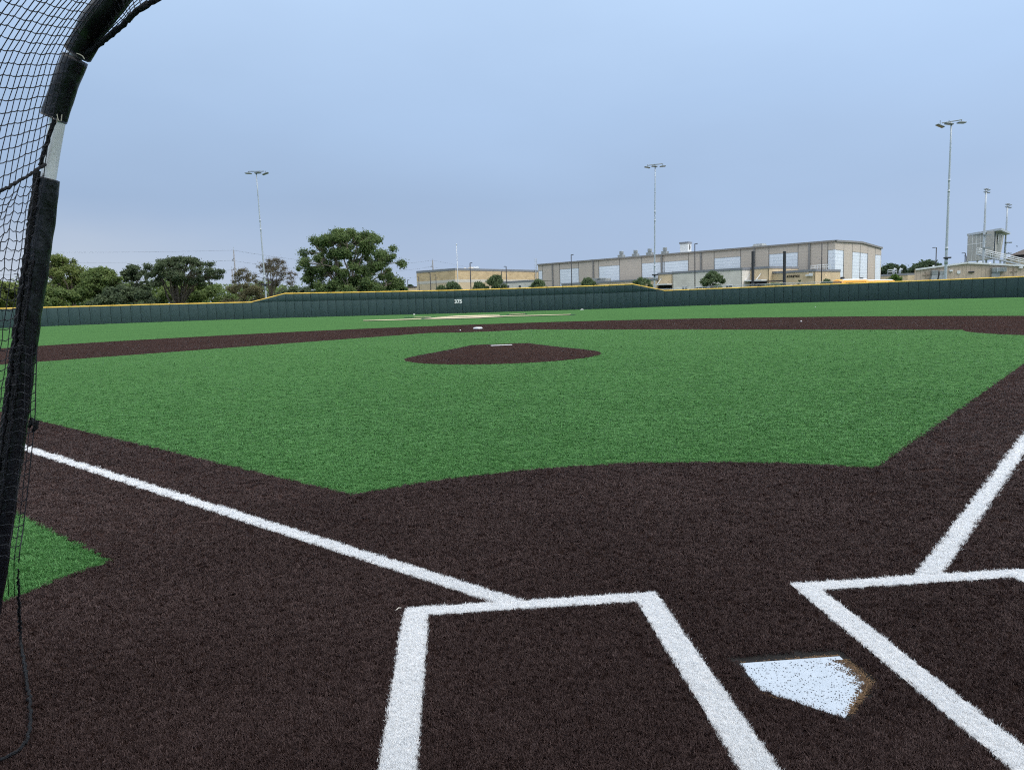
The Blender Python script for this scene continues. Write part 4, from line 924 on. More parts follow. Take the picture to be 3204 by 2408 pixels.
z_e = camz(2551.5, 842, on_line(2551.5, A2, B2, 6)); z_d = camz(2380, 835, on_line(2380, A2, B2, 7)) ; z_c = camz(2260, 841, on_line(2260, A2 + outset(A, B, 5), B2 + outset(A, B, 5), 7)); z_b = camz(2082, 852.5, on_line(2082, A2, B2, 7)); z_a = camz(1960, 876, on_line(1960, A2, B2, 5))
eA, pA, qA = block('tan_wing', 'long low tan wing with grey parapet left of the light pole', (1758, 2059), z_a, M['tan'])
eB, pB, qB = block('tan_entrance_block', 'small tan block with a canopy left of the white block building', (2059, 2104), z_b, M['tan'], shift=0.6)
eC, pC, qC = block('white_block_building', 'pale split-block building with grey parapet behind the round tree', (2104, 2322), z_c, M['block'], shift=5.0, depth=16)
eD, pD, qD = block('tan_entrance_hall', 'taller tan entrance block between the two dark steel posts', (2333, 2406.6), z_d, M['tan'], shift=1.5)
eE, pE, qE = block('lettered_building', 'tan building with dark lettering above the outfield wall', (2407, 2551.5), z_e, M['tan'], shift=0.0, depth=12.6)
# lettering
q0 = on_line(2482, A2, B2, 5) + outset(A, B, 0.1); an = math.atan2((B - A)[1], (B - A)[0]); zl = camz(2482, 864.5, q0); wl = np.linalg.norm(on_line(2502.5, A2, B2, 5) - on_line(2461.5, A2, B2, 5))
tx = text('ATHLETICS', 'lettering', 0.66, M['black'], (*q0, zl), an, eE, 0.03, 0.018); bpy.context.view_layer.update(); tx.scale[0] = wl / max(tx.dimensions[0], 0.1)
# small wall fittings on the lettered building
for px, py, sz in ((2530.5, 861, (1.0, 0.4, 0.3)), (2539, 859, (0.8, 0.1, 0.6))):
    q = on_line(px, A2, B2, 5) + outset(A, B, 0.25); MB().box((*q, camz(px, py, q)), sz, an).build('wall_fitting', M['white_trim'], eE)
# canopies hung on rods, windows
def canopy(e, P0, Q0, z, proj_, rods):
    k = outset(P0, Q0, proj_); MB().prism([P0, Q0, Q0 + k, P0 + k][::-1], z, z + 0.28).build('canopy', M['white_trim'], e)
    MB().slab(P0, Q0, gz(*P0) - 0.3, z - 0.02, 0.05, out=0.06).build('entrance_opening', M['void'], e)
    for t in rods:
        a_ = P0 + (Q0 - P0) * t; MB().tube([(*(a_ + k * 0.85), z + 0.28), (*(a_ + k * 0.03), z + 1.7)], 0.07, 6).build('hanger_rod', M['white_trim'], e)
sB = outset(A, B, 0.6); canopy(eB, on_line(2060, A2 + sB, B2 + sB, 4), on_line(2103, A2 + sB, B2 + sB, 4), camz(2080, 892, pB), 2.2, (0.25,))
sD = outset(A, B, 1.5); canopy(eD, on_line(2335, A2 + sD, B2 + sD, 4), on_line(2400, A2 + sD, B2 + sD, 4), camz(2370, 880, pD), 2.6, (0.18, 0.72))
sC = outset(A, B, 5.0)
for px0, px1 in ((2135, 2150), (2178, 2196), (2272, 2290)):
    a_, b_ = on_line(px0, A2 + sC, B2 + sC, 3), on_line(px1, A2 + sC, B2 + sC, 3); zt = camz(px0, 898 if px0 < 2200 else 893, a_)
    w_ = MB().slab(a_, b_, zt - 1.4, zt, 0.1, out=0.05).build('window', M['glass'], eC); e_n = (b_ - a_) / np.linalg.norm(b_ - a_)
    fr_ = MB(); fr_.slab(a_ - e_n * .1, b_ + e_n * .1, zt, zt + 0.12, 0.15, out=0.09); fr_.slab((a_ + b_) / 2 - e_n * 0.06, (a_ + b_) / 2 + e_n * 0.06, zt - 1.4, zt, 0.1, out=0.08); fr_.build('frame', M['white_trim'], eC)
# rooftop units on the wings
def unit(e, px, py, P0, P1, w, h, m, name='roof_unit'):
    q = on_line(px, P0, P1, 5) - outset(P0, P1, 3.0); z = camz(px, py, q); MB().box((*q, z - h / 2), (w, w * 0.8, h), an).build(name, m, e, bevel=0.05)
unit(eA, 1999, 869, A2, B2, 3.6, 0.5, M['duct']); unit(eA, 2034, 863, A2, B2, 1.2, 1.6, M['pole_grey']); unit(eA, 1868, 872, A2, B2, 3.0, 1.4, M['duct']); unit(eA, 1853, 871, A2, B2, 3.0, 0.7, M['duct'])
for px, py in ((2532, 831), (2553, 829)):           # guard rails round roof hatches
    q = on_line(px, A2, B2, 6) - outset(A, B, 4); zt = camz(px, py, q); rl = MB()
    for du in (-1.0, 1.0):
        for dv in (-1.0, 1.0): rl.tube([(*(q + (B - A) / np.linalg.norm(B - A) * du + inward * dv), z_e - 0.2), (*(q + (B - A) / np.linalg.norm(B - A) * du + inward * dv), zt)], 0.05, 5)
    en = (B - A) / np.linalg.norm(B - A)
    for hh in (1.0, 0.5):
        z_ = z_e + (zt - z_e) * hh; rl.tube([(*(q + en * a_ + inward * b_), z_) for a_, b_ in ((-1, -1), (1, -1), (1, 1), (-1, 1), (-1, -1))], 0.045, 5, False)
    rl.build('guard_rail', M['white_trim'], eE)

# ---- brick school block further left
k0, k1, k2 = at(1423, 839, 240), at(1302.7, 847.8, 252), at(1700, 846, 279)
ZK = float(k0[2]); gk = gz(*hp(k0)) - 0.3; school = empty('brick_school', (*hp(k0), gk), 'large tan brick school block with flat roof and pale stone band', 'building')
zband = camz(1423, 883, hp(k0))
for P, Q in ((hp(k1), hp(k0)), (hp(k0), hp(k2))):
    MB().slab(P, Q, zband + 0.9, ZK - 0.7, 0.3).build('brick_wall', M['brick'], school)
    MB().slab(P, Q, zband, zband + 0.9, 0.3, out=0.05).build('stone_band', M['stone_band'], school)
    MB().slab(P, Q, gk, zband, 0.3).build('lower_wall', M['brick_smooth'], school)
    MB().slab(P, Q, ZK - 0.7, ZK, 0.4, out=0.1).build('fascia', M['fascia'], school)
MB().prism([hp(k1), hp(k0), hp(k2), hp(k1) + hp(k2) - hp(k0)], ZK - 0.35, ZK - 0.3).build('roof', M['roof'], school)
def on_s(px, z=8): return on_line(px, hp(k0), hp(k2), z)
# ladder up the wall near the hall
lp = on_s(1676) + outset(hp(k0), hp(k2), 0.3); ld = MB(); en = (hp(k2) - hp(k0)) / np.linalg.norm(hp(k2) - hp(k0))
for du in (-0.5, 0.5): ld.tube([(*(lp + en * du), ZK - 6), (*(lp + en * du), ZK + 4.2)], 0.09, 5)
for z_ in np.arange(ZK - 5.6, ZK + 4, 0.8): ld.tube([(*(lp - en * .5), z_), (*(lp + en * .5), z_)], 0.06, 5)
ld.build('roof_ladder', M['pole_grey'], school)
# roof fans, one mushroom dome each
def fan(px, py, w, lb):
    q = on_s(px, ZK) - outset(hp(k0), hp(k2), 6); zt = camz(px, py, q); e = empty('roof_fan', (*q, ZK - 0.3), lb, 'roof fan', 'fans on the school roof'); h = zt - ZK + 0.3
    MB().tube([(*q, ZK - 0.3), (*q, ZK - 0.3 + h * 0.45)], w * 0.38, 12).build('curb', M['stone_band'], e)
    MB().tube([(*q, ZK - 0.3 + h * 0.4), (*q, ZK - 0.3 + h * 0.55), (*q, ZK - 0.3 + h * 0.85), (*q, ZK - 0.3 + h)], [w * 0.45, w * 0.5, w * 0.42, w * 0.15], 14).build('dome', M['pole_grey'] if px > 1520 else M['stone_band'], e, True)
for px, py, w, lb in ((1496.5, 836.5, 1.2, 'small pale fan at the left end of the school roof'), (1515, 834, 2.0, 'wide pale fan on the school roof beside the grey one'), (1524.5, 833.5, 3.2, 'large round grey fan on the school roof'), (1533.5, 833, 2.0, 'slim pale fan right of the round grey fan')): fan(px, py, w, lb)
# low pale annex before the school
n0, n1 = at(1560, 880, 226), at(1690, 871, 214); zn = float(n1[2]) - 0.3; annex = empty('pale_annex', (*hp(n0), gk), 'low pale block annex in front of the brick school', 'building')
MB().slab(n0, n1, gk, zn - 0.5, 0.3).build('wall', M['block'], annex); MB().slab(n0, n1, zn - 0.5, zn, 0.4, out=0.1).build('fascia', M['fascia'], annex)
inn = -outset(n0, n1, 8); MB().slab(hp(n0) + inn, hp(n0), gk, zn - 0.5, 0.3).build('side_wall', M['block'], annex); MB().prism([hp(n0), hp(n1), hp(n1) + inn, hp(n0) + inn], zn - 0.3, zn - 0.25).build('roof', M['roof'], annex)
for px in (1590.5, 1627, 1664):
    a_, b_ = on_line(px - 3.5, n0, n1, 4), on_line(px + 3.5, n0, n1, 4); zt = camz(px, 893, a_); MB().slab(a_, b_, zt - 1.6, zt, 0.1, out=0.04).build('window', M['glass'], annex)
# small far building left of the school
f0, f1 = at(1262, 897, 300), at(1303, 896, 300); far_b = empty('low_building', (*hp(f0), 0.4), 'low far building left of the brick school', 'building')
MB().slab(f0, f1, 0.4, float(f0[2]) - 0.6, 6).build('wall', M['brick_smooth'], far_b); MB().slab(f0, f1, float(f0[2]) - 0.6, float(f0[2]), 6, out=0.1).build('fascia', M['shingle'], far_b)

# ---- tan metal building at the right
m0, m1, m2 = at(2863, 842, 135), at(3025, 821, 133), at(3222, 831, 131)
gm = gz(*hp(m1)) - 0.5; shed = empty('tan_metal_building', (*hp(m1), gm), 'tan ribbed metal building with white eave trim at the right', 'building')
zl, zp, zr = float(m0[2]), float(m1[2]), float(m2[2])
MB().slab(m0, m1, gm, zl - 0.05, 0.2, z1b=zp - 0.05).build('siding', M['metal_tan'], shed); MB().slab(m1, m2, gm, zp - 0.05, 0.2, z1b=zr - 0.05, u0=0.31).build('siding', M['metal_tan'], shed)
bk = (hp(m0) - CAM[:2]) / np.linalg.norm(hp(m0) - CAM[:2]) * 30.0 + RT0[:2] * 1.2
MB().slab(hp(m0) + bk, hp(m0), gm, zl - 0.05, 0.2).build('siding', M['metal_tan'], shed)
b = MB(); fo_ = outset(m0, m2, 0.3); b.add([(*(hp(m0) + fo_), zl), (*(hp(m1) + fo_), zp), (*(hp(m2) + fo_), zr), (*(hp(m0) + bk), zl), (*(hp(m1) + bk), zp), (*(hp(m2) + bk), zr)], [(0, 1, 4, 3), (1, 2, 5, 4)]); b.build('roof', M['white_trim'], shed)
for P, Q, za, zb_ in ((m0, m1, zl, zp), (m1, m2, zp, zr)):
    sh = outset(P, Q, 0.34); b = MB(); P_, Q_ = hp(P) + sh, hp(Q) + sh; b.add([(*P_, za - 0.22), (*Q_, zb_ - 0.22), (*Q_, zb_ + 0.06), (*P_, za + 0.06), (*hp(P), za + 0.06), (*hp(Q), zb_ + 0.06), (*hp(P), za - 0.22), (*hp(Q), zb_ - 0.22)], [(0, 1, 2, 3), (3, 2, 5, 4), (6, 7, 1, 0)]); b.build('eave_trim', M['white_trim'], shed)
def on_m(px, z=4): return on_line(px, m0, m2, z) + outset(m0, m2, 0.02)
an_m = math.atan2((hp(m2) - hp(m0))[1], (hp(m2) - hp(m0))[0])
def mz(px, py): return camz(px, py, on_m(px))
# ducts
def duct(cols, ytop, ymid, slant):
    a_, b_ = on_m(cols[0]), on_m(cols[1]); o_ = outset(m0, m2, 1.1); zt, zm = mz(cols[0], ytop), mz(cols[0], ymid)
    MB().slab(a_, b_, zm, zt, 1.1, out=1.1).build('duct', M['duct'], shed, bevel=0.03)
    s_ = MB(); en = (b_ - a_) / np.linalg.norm(b_ - a_); lo_ = [a_ + en * slant + o_ * 1.5, b_ + en * slant + o_ * 1.5]; up_ = [a_ + o_, b_ + o_]
    s_.add([(*lo_[0], gm), (*lo_[1], gm), (*(b_ + en * slant), gm), (*(a_ + en * slant), gm), (*up_[0], zm - 0.03), (*up_[1], zm - 0.03), (*b_, zm - 0.03), (*a_, zm - 0.03)], [(0, 1, 5, 4), (1, 2, 6, 5), (2, 3, 7, 6), (3, 0, 4, 7)]); s_.build('duct', M['duct'], shed)
duct((2910.5, 2929), 847, 860.5, -0.9); duct((2934, 2951), 848, 859, -0.9)
a_, b_ = on_m(3098), on_m(3143); MB().slab(a_, b_, mz(3098, 852), mz(3098, 838), 0.9, out=0.9).build('duct', M['duct'], shed, bevel=0.03)
a_, b_ = on_m(3113), on_m(3114); MB().slab(a_, b_, mz(3098, 852) - 0.02, mz(3098, 838) + 0.06, 1.0, out=0.98).build('duct_flange', M['galv'], shed)
a_, b_ = on_m(3098), on_m(3124); MB().slab(a_, b_, gm, mz(3098, 853), 0.7, out=0.7).build('duct', M['duct'], shed)
a_, b_ = on_m(3006), on_m(3048); MB().slab(a_, b_, gm, mz(3020, 864.5), 0.05, out=0.05).build('garage_opening', M['void'], shed)
for px, py, sz, m_ in ((2973, 847.5, (0.5, 0.5, 0.3), 'white_trim'), (2998, 852, (0.55, 0.1, 0.55), 'white_trim'), (3037, 851, (0.9, 0.5, 0.25), 'dark_metal'), (3190.5, 837.5, (0.55, 0.5, 0.3), 'white_trim')):
    q = on_m(px) + outset(m0, m2, 0.25); MB().box((*q, mz(px, py)), sz, an_m).build('wall_fitting', M[m_], shed, bevel=0.04)
for px, y0, y1 in ((2896.5, 850, 870), (3171, 838, 862)):
    q = on_m(px) + outset(m0, m2, 0.12); st = MB(); st.tube([(*q, mz(px, y1)), (*q, mz(px, y0))], 0.07, 6); en = np.array([math.cos(an_m), math.sin(an_m)]); st.tube([(*(q - en * 0.6), mz(px, (y0 + y1) / 2)), (*(q + en * 0.6), mz(px, (y0 + y1) / 2))], 0.06, 6); st.build('pipe', M['metal_tan'], shed)
for px, py in ((2945, 829), (3092, 818), (3098, 817.5), (3128, 818.5)):
    q = on_line(px, m0, m2, 6) - outset(m0, m2, 4.0); zt = camz(px, py, q); MB().tube([(*q, zt - 1.2), (*q, zt - 0.25), (*q, zt)], [0.13, 0.13, 0.17], 8).build('vent_pipe', M['white_trim'], shed)

# ---- low tan building between the hall and the metal building
t0, t1 = at(2757, 855.5, 192), at(2840, 854.5, 185); zt_ = float(t1[2]); gt = gz(*hp(t0)) - 0.3; tb = empty('low_tan_building', (*hp(t0), gt), 'low tan building with roof ducts right of the sports hall', 'building')
MB().slab(t0, t1, gt, zt_ - 0.5, 6).build('wall', M['tan'], tb); MB().slab(t0, t1, zt_ - 0.5, zt_, 6.4, out=0.15).build('fascia', M['fascia'], tb)
t2, t3 = at(2838, 861, 200), at(2866, 860.5, 196); MB().slab(t2, t3, gt, float(t2[2]) - 0.4, 4).build('wall', M['tan'], tb); MB().slab(t2, t3, float(t2[2]) - 0.4, float(t2[2]), 4.2, out=0.1).build('fascia', M['fascia'], tb)
for px, py in ((2780, 842), (2798.5, 842)):
    q = on_line(px, t0, t1, 6) - outset(t0, t1, 2.0); zt = camz(px, py, q); MB().tube([(*q, zt_ - 0.4), (*q, zt - 0.5), (*(q + np.array([0.25, 0])), zt), (*(q + np.array([0.6, 0])), zt - 0.25)], [0.28, 0.28, 0.34, 0.3], 8).build('roof_duct', M['pole_grey'], tb, True)
q = on_line(2766, t0, t1, 6) - outset(t0, t1, 2.5); rl = MB(); zt = camz(2766, 845, q)
for z_ in (zt, (zt + zt_) / 2): rl.tube([(*(q + np.array([a_, 0])), z_) for a_ in (-0.8, 1.6)], 0.09, 6)
for a_ in (-0.8, 0.4, 1.6): rl.tube([(*(q + np.array([a_, 0])), zt_ - 0.3), (*(q + np.array([a_, 0])), zt)], 0.07, 6)
rl.build('pipe_rack', M['pole_grey'], tb)

# ---- stadium press box on its stand
pb0, pb1 = at(3028, 734, 186.5), at(3099, 727, 177)
zbt = float(at(3029, 817, 186)[2]); press = empty('press_box', (*hp(pb0), 0.7), 'pale metal-clad stadium press box with slanted front and flat roof', 'press box')
P, Q = hp(pb0), hp(pb1); ztp = float(pb0[2]); ztq = float(pb1[2]) + 0.1
MB().slab(P, Q, zbt, ztp, 2.5, z1b=ztq).build('clad_wall', M['mesh_panel'], press)
for px in (3042, 3055, 3068, 3082):
    q = on_line(px, P, Q, 10); en = (Q - P) / np.linalg.norm(Q - P); MB().slab(q - en * 0.06, q + en * 0.06, zbt, ztp - 0.1, 0.1, out=0.05).build('cladding_joint', M['white_trim'], press)
zm_ = zbt + (ztp - zbt) * 0.60; MB().slab(P, Q, zm_, zm_ + 0.14, 0.1, out=0.06).build('cladding_joint', M['white_trim'], press)
g0_, g1_ = at(3099, 727, 177.0), at(3112, 724, 174.4); MB().slab(g0_, g1_, zbt + 1.0, ztq, 0.25).build('corner_glazing', M['glass'], press)
for z_ in np.linspace(zbt + 1.4, ztq - 0.5, 5): MB().slab(g0_, g1_, z_, z_ + 0.12, 0.1, out=0.05).build('mullion', M['white_trim'], press)
fa = [at(3112, 722, 174.0), at(3142, 732, 181.0), at(3131, 800, 181.0), at(3106, 793, 174.0)]
b = MB(); bk_ = np.array([*(-outset(fa[0], fa[1], 1.5)), 0]); b.add(list(fa) + [p + bk_ for p in fa], [(3, 2, 1, 0)[::-1], (4, 5, 6, 7), (0, 3, 7, 4), (1, 5, 6, 2), (0, 4, 5, 1), (3, 2, 6, 7)]); b.build('slanted_wall', M['roof'], press)
wn = [at(3123, 733, 176.4), at(3133, 735, 178.7), at(3129.5, 763, 178.7), at(3120.5, 759, 176.4)]; b = MB(); k_ = np.array([*outset(fa[0], fa[1], 0.08), 0]); b.add([p + k_ for p in wn], [(0, 1, 2, 3)]); b.build('window', M['glass'], press)
b = MB(); fr_p = [wn[i] + k_ * 1.4 for i in range(4)]; b.tube(fr_p + [fr_p[0]], 0.09, 5, False); b.build('window_frame', M['white_trim'], press)
rf_ = [at(3025.5, 730.5, 187), at(3133, 713, 171.0), at(3162, 727, 186.0)]; zr_ = float(rf_[1][2]); rf_ = [np.array([p[0], p[1], zr_]) for p in rf_]
b = MB(); th = 0.5; top = [rf_[0], rf_[1], rf_[2], rf_[0] + rf_[2] - rf_[1]]; b.add([p for p in top] + [p - np.array([0, 0, th]) for p in top], [(0, 1, 2, 3), (7, 6, 5, 4)] + [(i, 4 + i, 4 + (i + 1) % 4, (i + 1) % 4) for i in range(4)]); b.build('roof_slab', M['pole_grey'], press)
for px, b_ in ((3040, 185), (3072, 181), (3100, 178), (3125, 175)):
    q = at(px, 812, b_); MB().tube([(q[0], q[1] + 1.5, 0.6), (q[0], q[1] + 1.5, zbt + 0.05)], 0.22, 8).build('support_leg', M['pole_grey'], press)
# stairway with railings, leading down to the right
s0, s1 = at(3056, 798, 170), at(3215, 836, 163); N_S = 22
stair = empty('stadium_stair', s0 - np.array([0, 0, 10]), 'pale metal stairway with railings below the press box', 'stairway')
st0 = MB(); dv = (s1 - s0) / N_S; wv = np.array([*(-outset(s0, s1, 1.8)), 0])
for o_ in (np.zeros(3), wv): st0.add([s0 + o_, s1 + o_, s1 + o_ + np.array([0, 0, 0.35]), s0 + o_ + np.array([0, 0, 0.35])], [(0, 1, 2, 3)]); 
st0.build('stringer', M['galv'], stair)
for i in range(N_S):
    p = s0 + dv * i; b = MB(); b.add([p, p + np.array([dv[0], dv[1], 0]), p + np.array([dv[0], dv[1], 0]) + wv, p + wv, p + np.array([0, 0, -0.1]), p + np.array([dv[0], dv[1], -0.1]), p + np.array([dv[0], dv[1], -0.1]) + wv, p + wv + np.array([0, 0, -0.1])], [(0, 1, 2, 3), (4, 7, 6, 5), (0, 4, 5, 1)]); b.build('tread', M['dark_metal'], stair)
for o_ in (np.zeros(3), wv):
    for hgt in (1.25, 0.85, 0.45):
        MB().tube([s0 + o_ + np.array([0, 0, hgt + 0.35]), s1 + o_ + np.array([0, 0, hgt + 0.35])], 0.06, 6).build('hand_rail', M['white_trim'], stair)
    for i in range(0, N_S + 1, 3):
        p = s0 + dv * i + o_; MB().tube([p + np.array([0, 0, 0.1]), p + np.array([0, 0, 1.6])], 0.06, 6).build('rail_post', M['white_trim'], stair)
for px, b_ in ((3075, 169), (3130, 167)):
    q = at(px, 815, b_); MB().tube([(q[0], q[1], 0.5), (q[0], q[1], q[2])], 0.2, 8).build('support_leg', M['galv'], stair)
# dark-roofed house at the far right edge
h0, h1 = at(3146, 812, 205), at(3260, 818, 198); hz_ = float(h0[2]); house = empty('dark_roofed_house', (*hp(h0), 0.7), 'building with a dark hipped shingle roof at the right edge', 'building')
MB().slab(h0, h1, 0.6, hz_, 12).build('wall', M['brick_smooth'], house)
def hip(p, q, z0, rise, dep, mname, over=0.6):
    e = hp(q) - hp(p); w = np.linalg.norm(e); e = e / w; nn2 = np.array([-e[1], e[0]]); a_, b_ = hp(p) - e * over - nn2 * over, hp(q) + e * over - nn2 * over; c_, d_ = b_ + nn2 * (dep + 2 * over), a_ + nn2 * (dep + 2 * over)
    i_ = min(dep * 0.5, w * 0.4); r0, r1 = hp(p) + e * i_ + nn2 * dep / 2, hp(q) - e * i_ + nn2 * dep / 2
    b = MB(); b.add([(*a_, z0), (*b_, z0), (*c_, z0), (*d_, z0), (*r0, z0 + rise), (*r1, z0 + rise)], [(0, 1, 5, 4), (1, 2, 5), (2, 3, 4, 5), (3, 0, 4), (3, 2, 1, 0)]); return b
hip(h0, h1, hz_, 2.4, 12, 'shingle').build('roof', M['shingle'], house)
u0_, u1_ = at(3166, 803, 204), at(3240, 806, 200); MB().slab(u0_, u1_, hz_, float(u0_[2]) + 0.4, 6, out=-0.4).build('cupola_wall', M['dark_metal'], house); hip(hp(u0_) - outset(u0_, u1_, 0.4), hp(u1_) - outset(u0_, u1_, 0.4), float(u0_[2]) + 0.4, 1.6, 6, 'shingle').build('cupola_roof', M['shingle'], house)

# ================================================================== POLES, LAMPS, LINES
def depth_of(q): return float(np.dot(np.array([q[0], q[1], 0.0]) - CAM * np.array([1, 1, 0]), FH))
def flood_pole(base_px, top_px, b_, label, heads, rb, tilt_box=None):
    """a tall tapered field light pole: base_px, top_px are the pole's picture points just above the wall and at the cross-arm"""
    T = at(*top_px, b_); Bp = at(*base_px, b_); d = (T - Bp); d = d / d[2]; gb = gz(T[0], T[1]) - 0.3; G = T - d * (T[2] - gb)
    e = empty('floodlight_pole', G, label, 'light pole', 'tall floodlight poles behind the outfield wall')
    zs = np.linspace(0, 1, 9); MB().tube([G + (T - G) * z for z in zs], [rb * (1 - 0.55 * z) for z in zs], 12).build('pole', M['pole_grey'], e, True)
    for f_ in (0.62, 0.68, 0.30):
        c = G + (T - G) * f_; MB().tube([c - np.array([0, 0, 0.18]), c + np.array([0, 0, 0.18])], rb * (1 - 0.55 * f_) * 1.12, 12).build('pole_sleeve', M['pole_grey'], e, True)
    s = b_ / FPX; right = np.array([RT0[0], RT0[1], 0.0]) * s; roll = math.tan(-ROLL)
    def off(dx, dy): return T + np.array([*(RT0[:2] * dx * s), -dy * s]) 
    (ax0, ay0), (ax1, ay1) = heads['arm']; arm = MB(); arm.tube([off(ax0, ay0), off(ax1, ay1)], 0.075, 6); arm.build('cross_arm', M['fixture'], e)
    for (hx_, hy_, ti) in heads['lamps']:
        c = off(hx_, hy_); w = heads['w'] * s
        h = MB(); an_ = math.atan2(RT0[1], RT0[0]); h.box(c, (w, w * 0.7, w * 0.12), an_, ti); h.box(c + np.array([0, 0, w * 0.10]), (w * 0.42, w * 0.36, w * 0.10), an_, ti)
        hb = h.build('floodlight', M['fixture'], e, bevel=0.05)
        l_ = MB(); l_.box(c - np.array([0, 0, w * 0.075]), (w * 0.92, w * 0.62, 0.04), an_, ti); l_.build('lens', M['lens'], hb).parent = hb
        bpy.data.objects[hb.name].children
        g_ = MB(); g_.tube([c + np.array([0, 0, w * 0.1]), np.array([c[0], c[1], off(hx_, min(ay0, ay1))[2]])], 0.05, 5); g_.build('bracket', M['fixture'], e)
    if tilt_box:
        c = G + (T - G) * ((at(*tilt_box, b_)[2] - G[2]) / (T[2] - G[2])); w = 17 * s
        u_ = MB(); u_.box(c + np.array([0, -0.25, 0]), (w, 0.7, 0.22), math.atan2(RT0[1], RT0[0])); u_.build('uplight_visor', M['dark_metal'], e, bevel=0.04)
        MB().tube([c - np.array([0, 0, 0.9]), c - np.array([0, 0, 0.1])], rb * 1.08, 10).build('uplight_collar', M['pole_grey'], e, True)
    return e
# the lens is a sub-part: keep it in place under its own housing
flood_pole((832.6, 931), (801.6, 540), 124, 'leftmost tall floodlight pole, left of the big round tree', {'arm': ((-23, -4), (24, -3)), 'lamps': [(-24, 1.5, R(4)), (5, 1.0, R(-3)), (28, 4, R(-18))], 'w': 19}, 0.165, (833, 890))
flood_pole((2047.7, 902.4), (2049.9, 518), 126, 'tall floodlight pole standing before the hall ventilators', {'arm': ((-22, -1), (22, -4.5)), 'lamps': [(-24, 4.5, R(12)), (-2, 2.5, R(6)), (23, 3, R(-3))], 'w': 17.5}, 0.165, (2049, 860))
flood_pole((2958.2, 869), (2976.8, 382), 108, 'tallest floodlight pole at the right, before the tan metal building', {'arm': ((-28, 2), (32, -5.5)), 'lamps': [(-34, 10, R(22)), (-7, 5, R(10)), (31, 2.5, R(2))], 'w': 23}, 0.215, (2954, 807))
def stadium_pole(top_px, base_px, b_, label):
    T = at(*top_px, b_); G = np.array([*at(*base_px, b_)[:2], 0.6]); e = empty('stadium_light', G, label, 'stadium light', 'stadium lights by the press box')
    s = b_ / FPX; zs = np.linspace(0, 1, 6); MB().tube([G + (T - G) * z for z in zs], [0.30 - 0.14 * z for z in zs], 10).build('pole', M['pole_grey'], e, True)
    for k_, dy in enumerate((-1.5, 6.5)):
        c0 = T + np.array([0, 0, -dy * s]); arm = MB(); arm.tube([c0 + np.array([*(RT0[:2] * -5 * s), 0]), c0 + np.array([*(RT0[:2] * 11 * s), -3 * s])], 0.12, 6); arm.build('cross_arm', M['fixture'], e)
        for dx, dd in ((-3, -1), (3, -1.5), (9, 2)):
            c = c0 + np.array([*(RT0[:2] * dx * s), -dd * s]); MB().box(c, (7 * s, 6 * s, 2.2 * s), 0, R(-14)).build('floodlight', M['fixture'], e, bevel=0.05)
    for f_ in (0.42, 0.55):
        c = G + (T - G) * f_; MB().box(c + np.array([0.5, -0.3, 0]), (1.6, 0.6, 0.25)).build('speaker_bracket', M['fixture'], e)
stadium_pole((3085.5, 594), (3077, 785), 168, 'stadium light pole standing in front of the press box')
stadium_pole((3152.5, 641), (3143, 803), 188, 'stadium light pole right of the press box')
# white flagpole
T = at(1428.5, 767, 150); G = np.array([*at(1433.5, 907, 150)[:2], 0.3]); fp = empty('flagpole', G, 'bare white tapered flagpole before the brick school', 'flagpole')
MB().tube([G, G + (T - G) * 0.5, T], [0.11, 0.085, 0.035], 10).build('shaft', M['roof_white'], fp, True)
b = MB(); b.tube([T, T + np.array([0, 0, 0.08]), T + np.array([0, 0, 0.2]), T + np.array([0, 0, 0.28])], [0.03, 0.12, 0.12, 0.02], 8); b.build('finial', M['white_trim'], fp, True)
# car park lamps
def park_lamp(px, ytop, b_, arm_px, label, w=0.11, m='dark_metal', ybase=None):
    T = at(px, ytop, b_); G = np.array([T[0], T[1], gz(T[0], T[1]) - 0.3]); e = empty('car_park_lamp', G, label, 'street lamp', 'lamps of the car park')
    MB().tube([G, T], [w, w * 0.9], 8).build('post', M[m], e, True); s = b_ / FPX
    if arm_px:
        A_p = T + np.array([*(RT0[:2] * arm_px * s), 0.0]); MB().tube([T, T + (A_p - T) * 0.5], 0.06, 6).build('arm', M[m], e)
        c = T + (A_p - T) * 0.68; MB().box(c, (abs(arm_px) * s * 0.75, 0.35, 0.14), math.atan2(RT0[1], RT0[0])).build('lamp_head', M[m], e, bevel=0.03)
for a_ in ((1275, 875.5, 262, 5, 'car park lamp left of the brick school, arm to the right'), (1310, 866.5, 232, -4, 'thin lamp at the left end of the brick school'), (1345.5, 853, 200, -6, 'dark lamp with arm to the left before the brick school'), (1363.5, 860.5, 230, -4, 'small pale lamp before the left face of the school'),
           (1470.5, 822.5, 165, 7, 'tall dark lamp with arm to the right, right of the flagpole'), (1568.5, 849.5, 205, 6, 'small dark lamp before the right face of the school'), (1583.5, 833.5, 178, -7, 'dark lamp with arm to the left before the pale annex'), (1787, 797, 150, 7, 'tall dark lamp before the left part of the sports hall'),
           (2174, 762.5, 138, 8, 'tall dark lamp before the middle of the sports hall'), (2572, 759, 140, 0, 'slim dark post before the right part of the sports hall'), (2930, 774.5, 172, -11, 'dark lamp with arm to the left above the far trees'), (3020.5, 791.5, 180, -10, 'dark lamp close to the left side of the press box'), (3024.5, 801, 230, -7, 'farther small lamp close to the press box'), (1047, 889, 210, -3, 'small far lamp left of the big round tree'), (57, 856, 170, -12, 'dark lamp seen through the cage netting')):
    park_lamp(*a_, w=0.095 if a_[2] < 160 else 0.12)
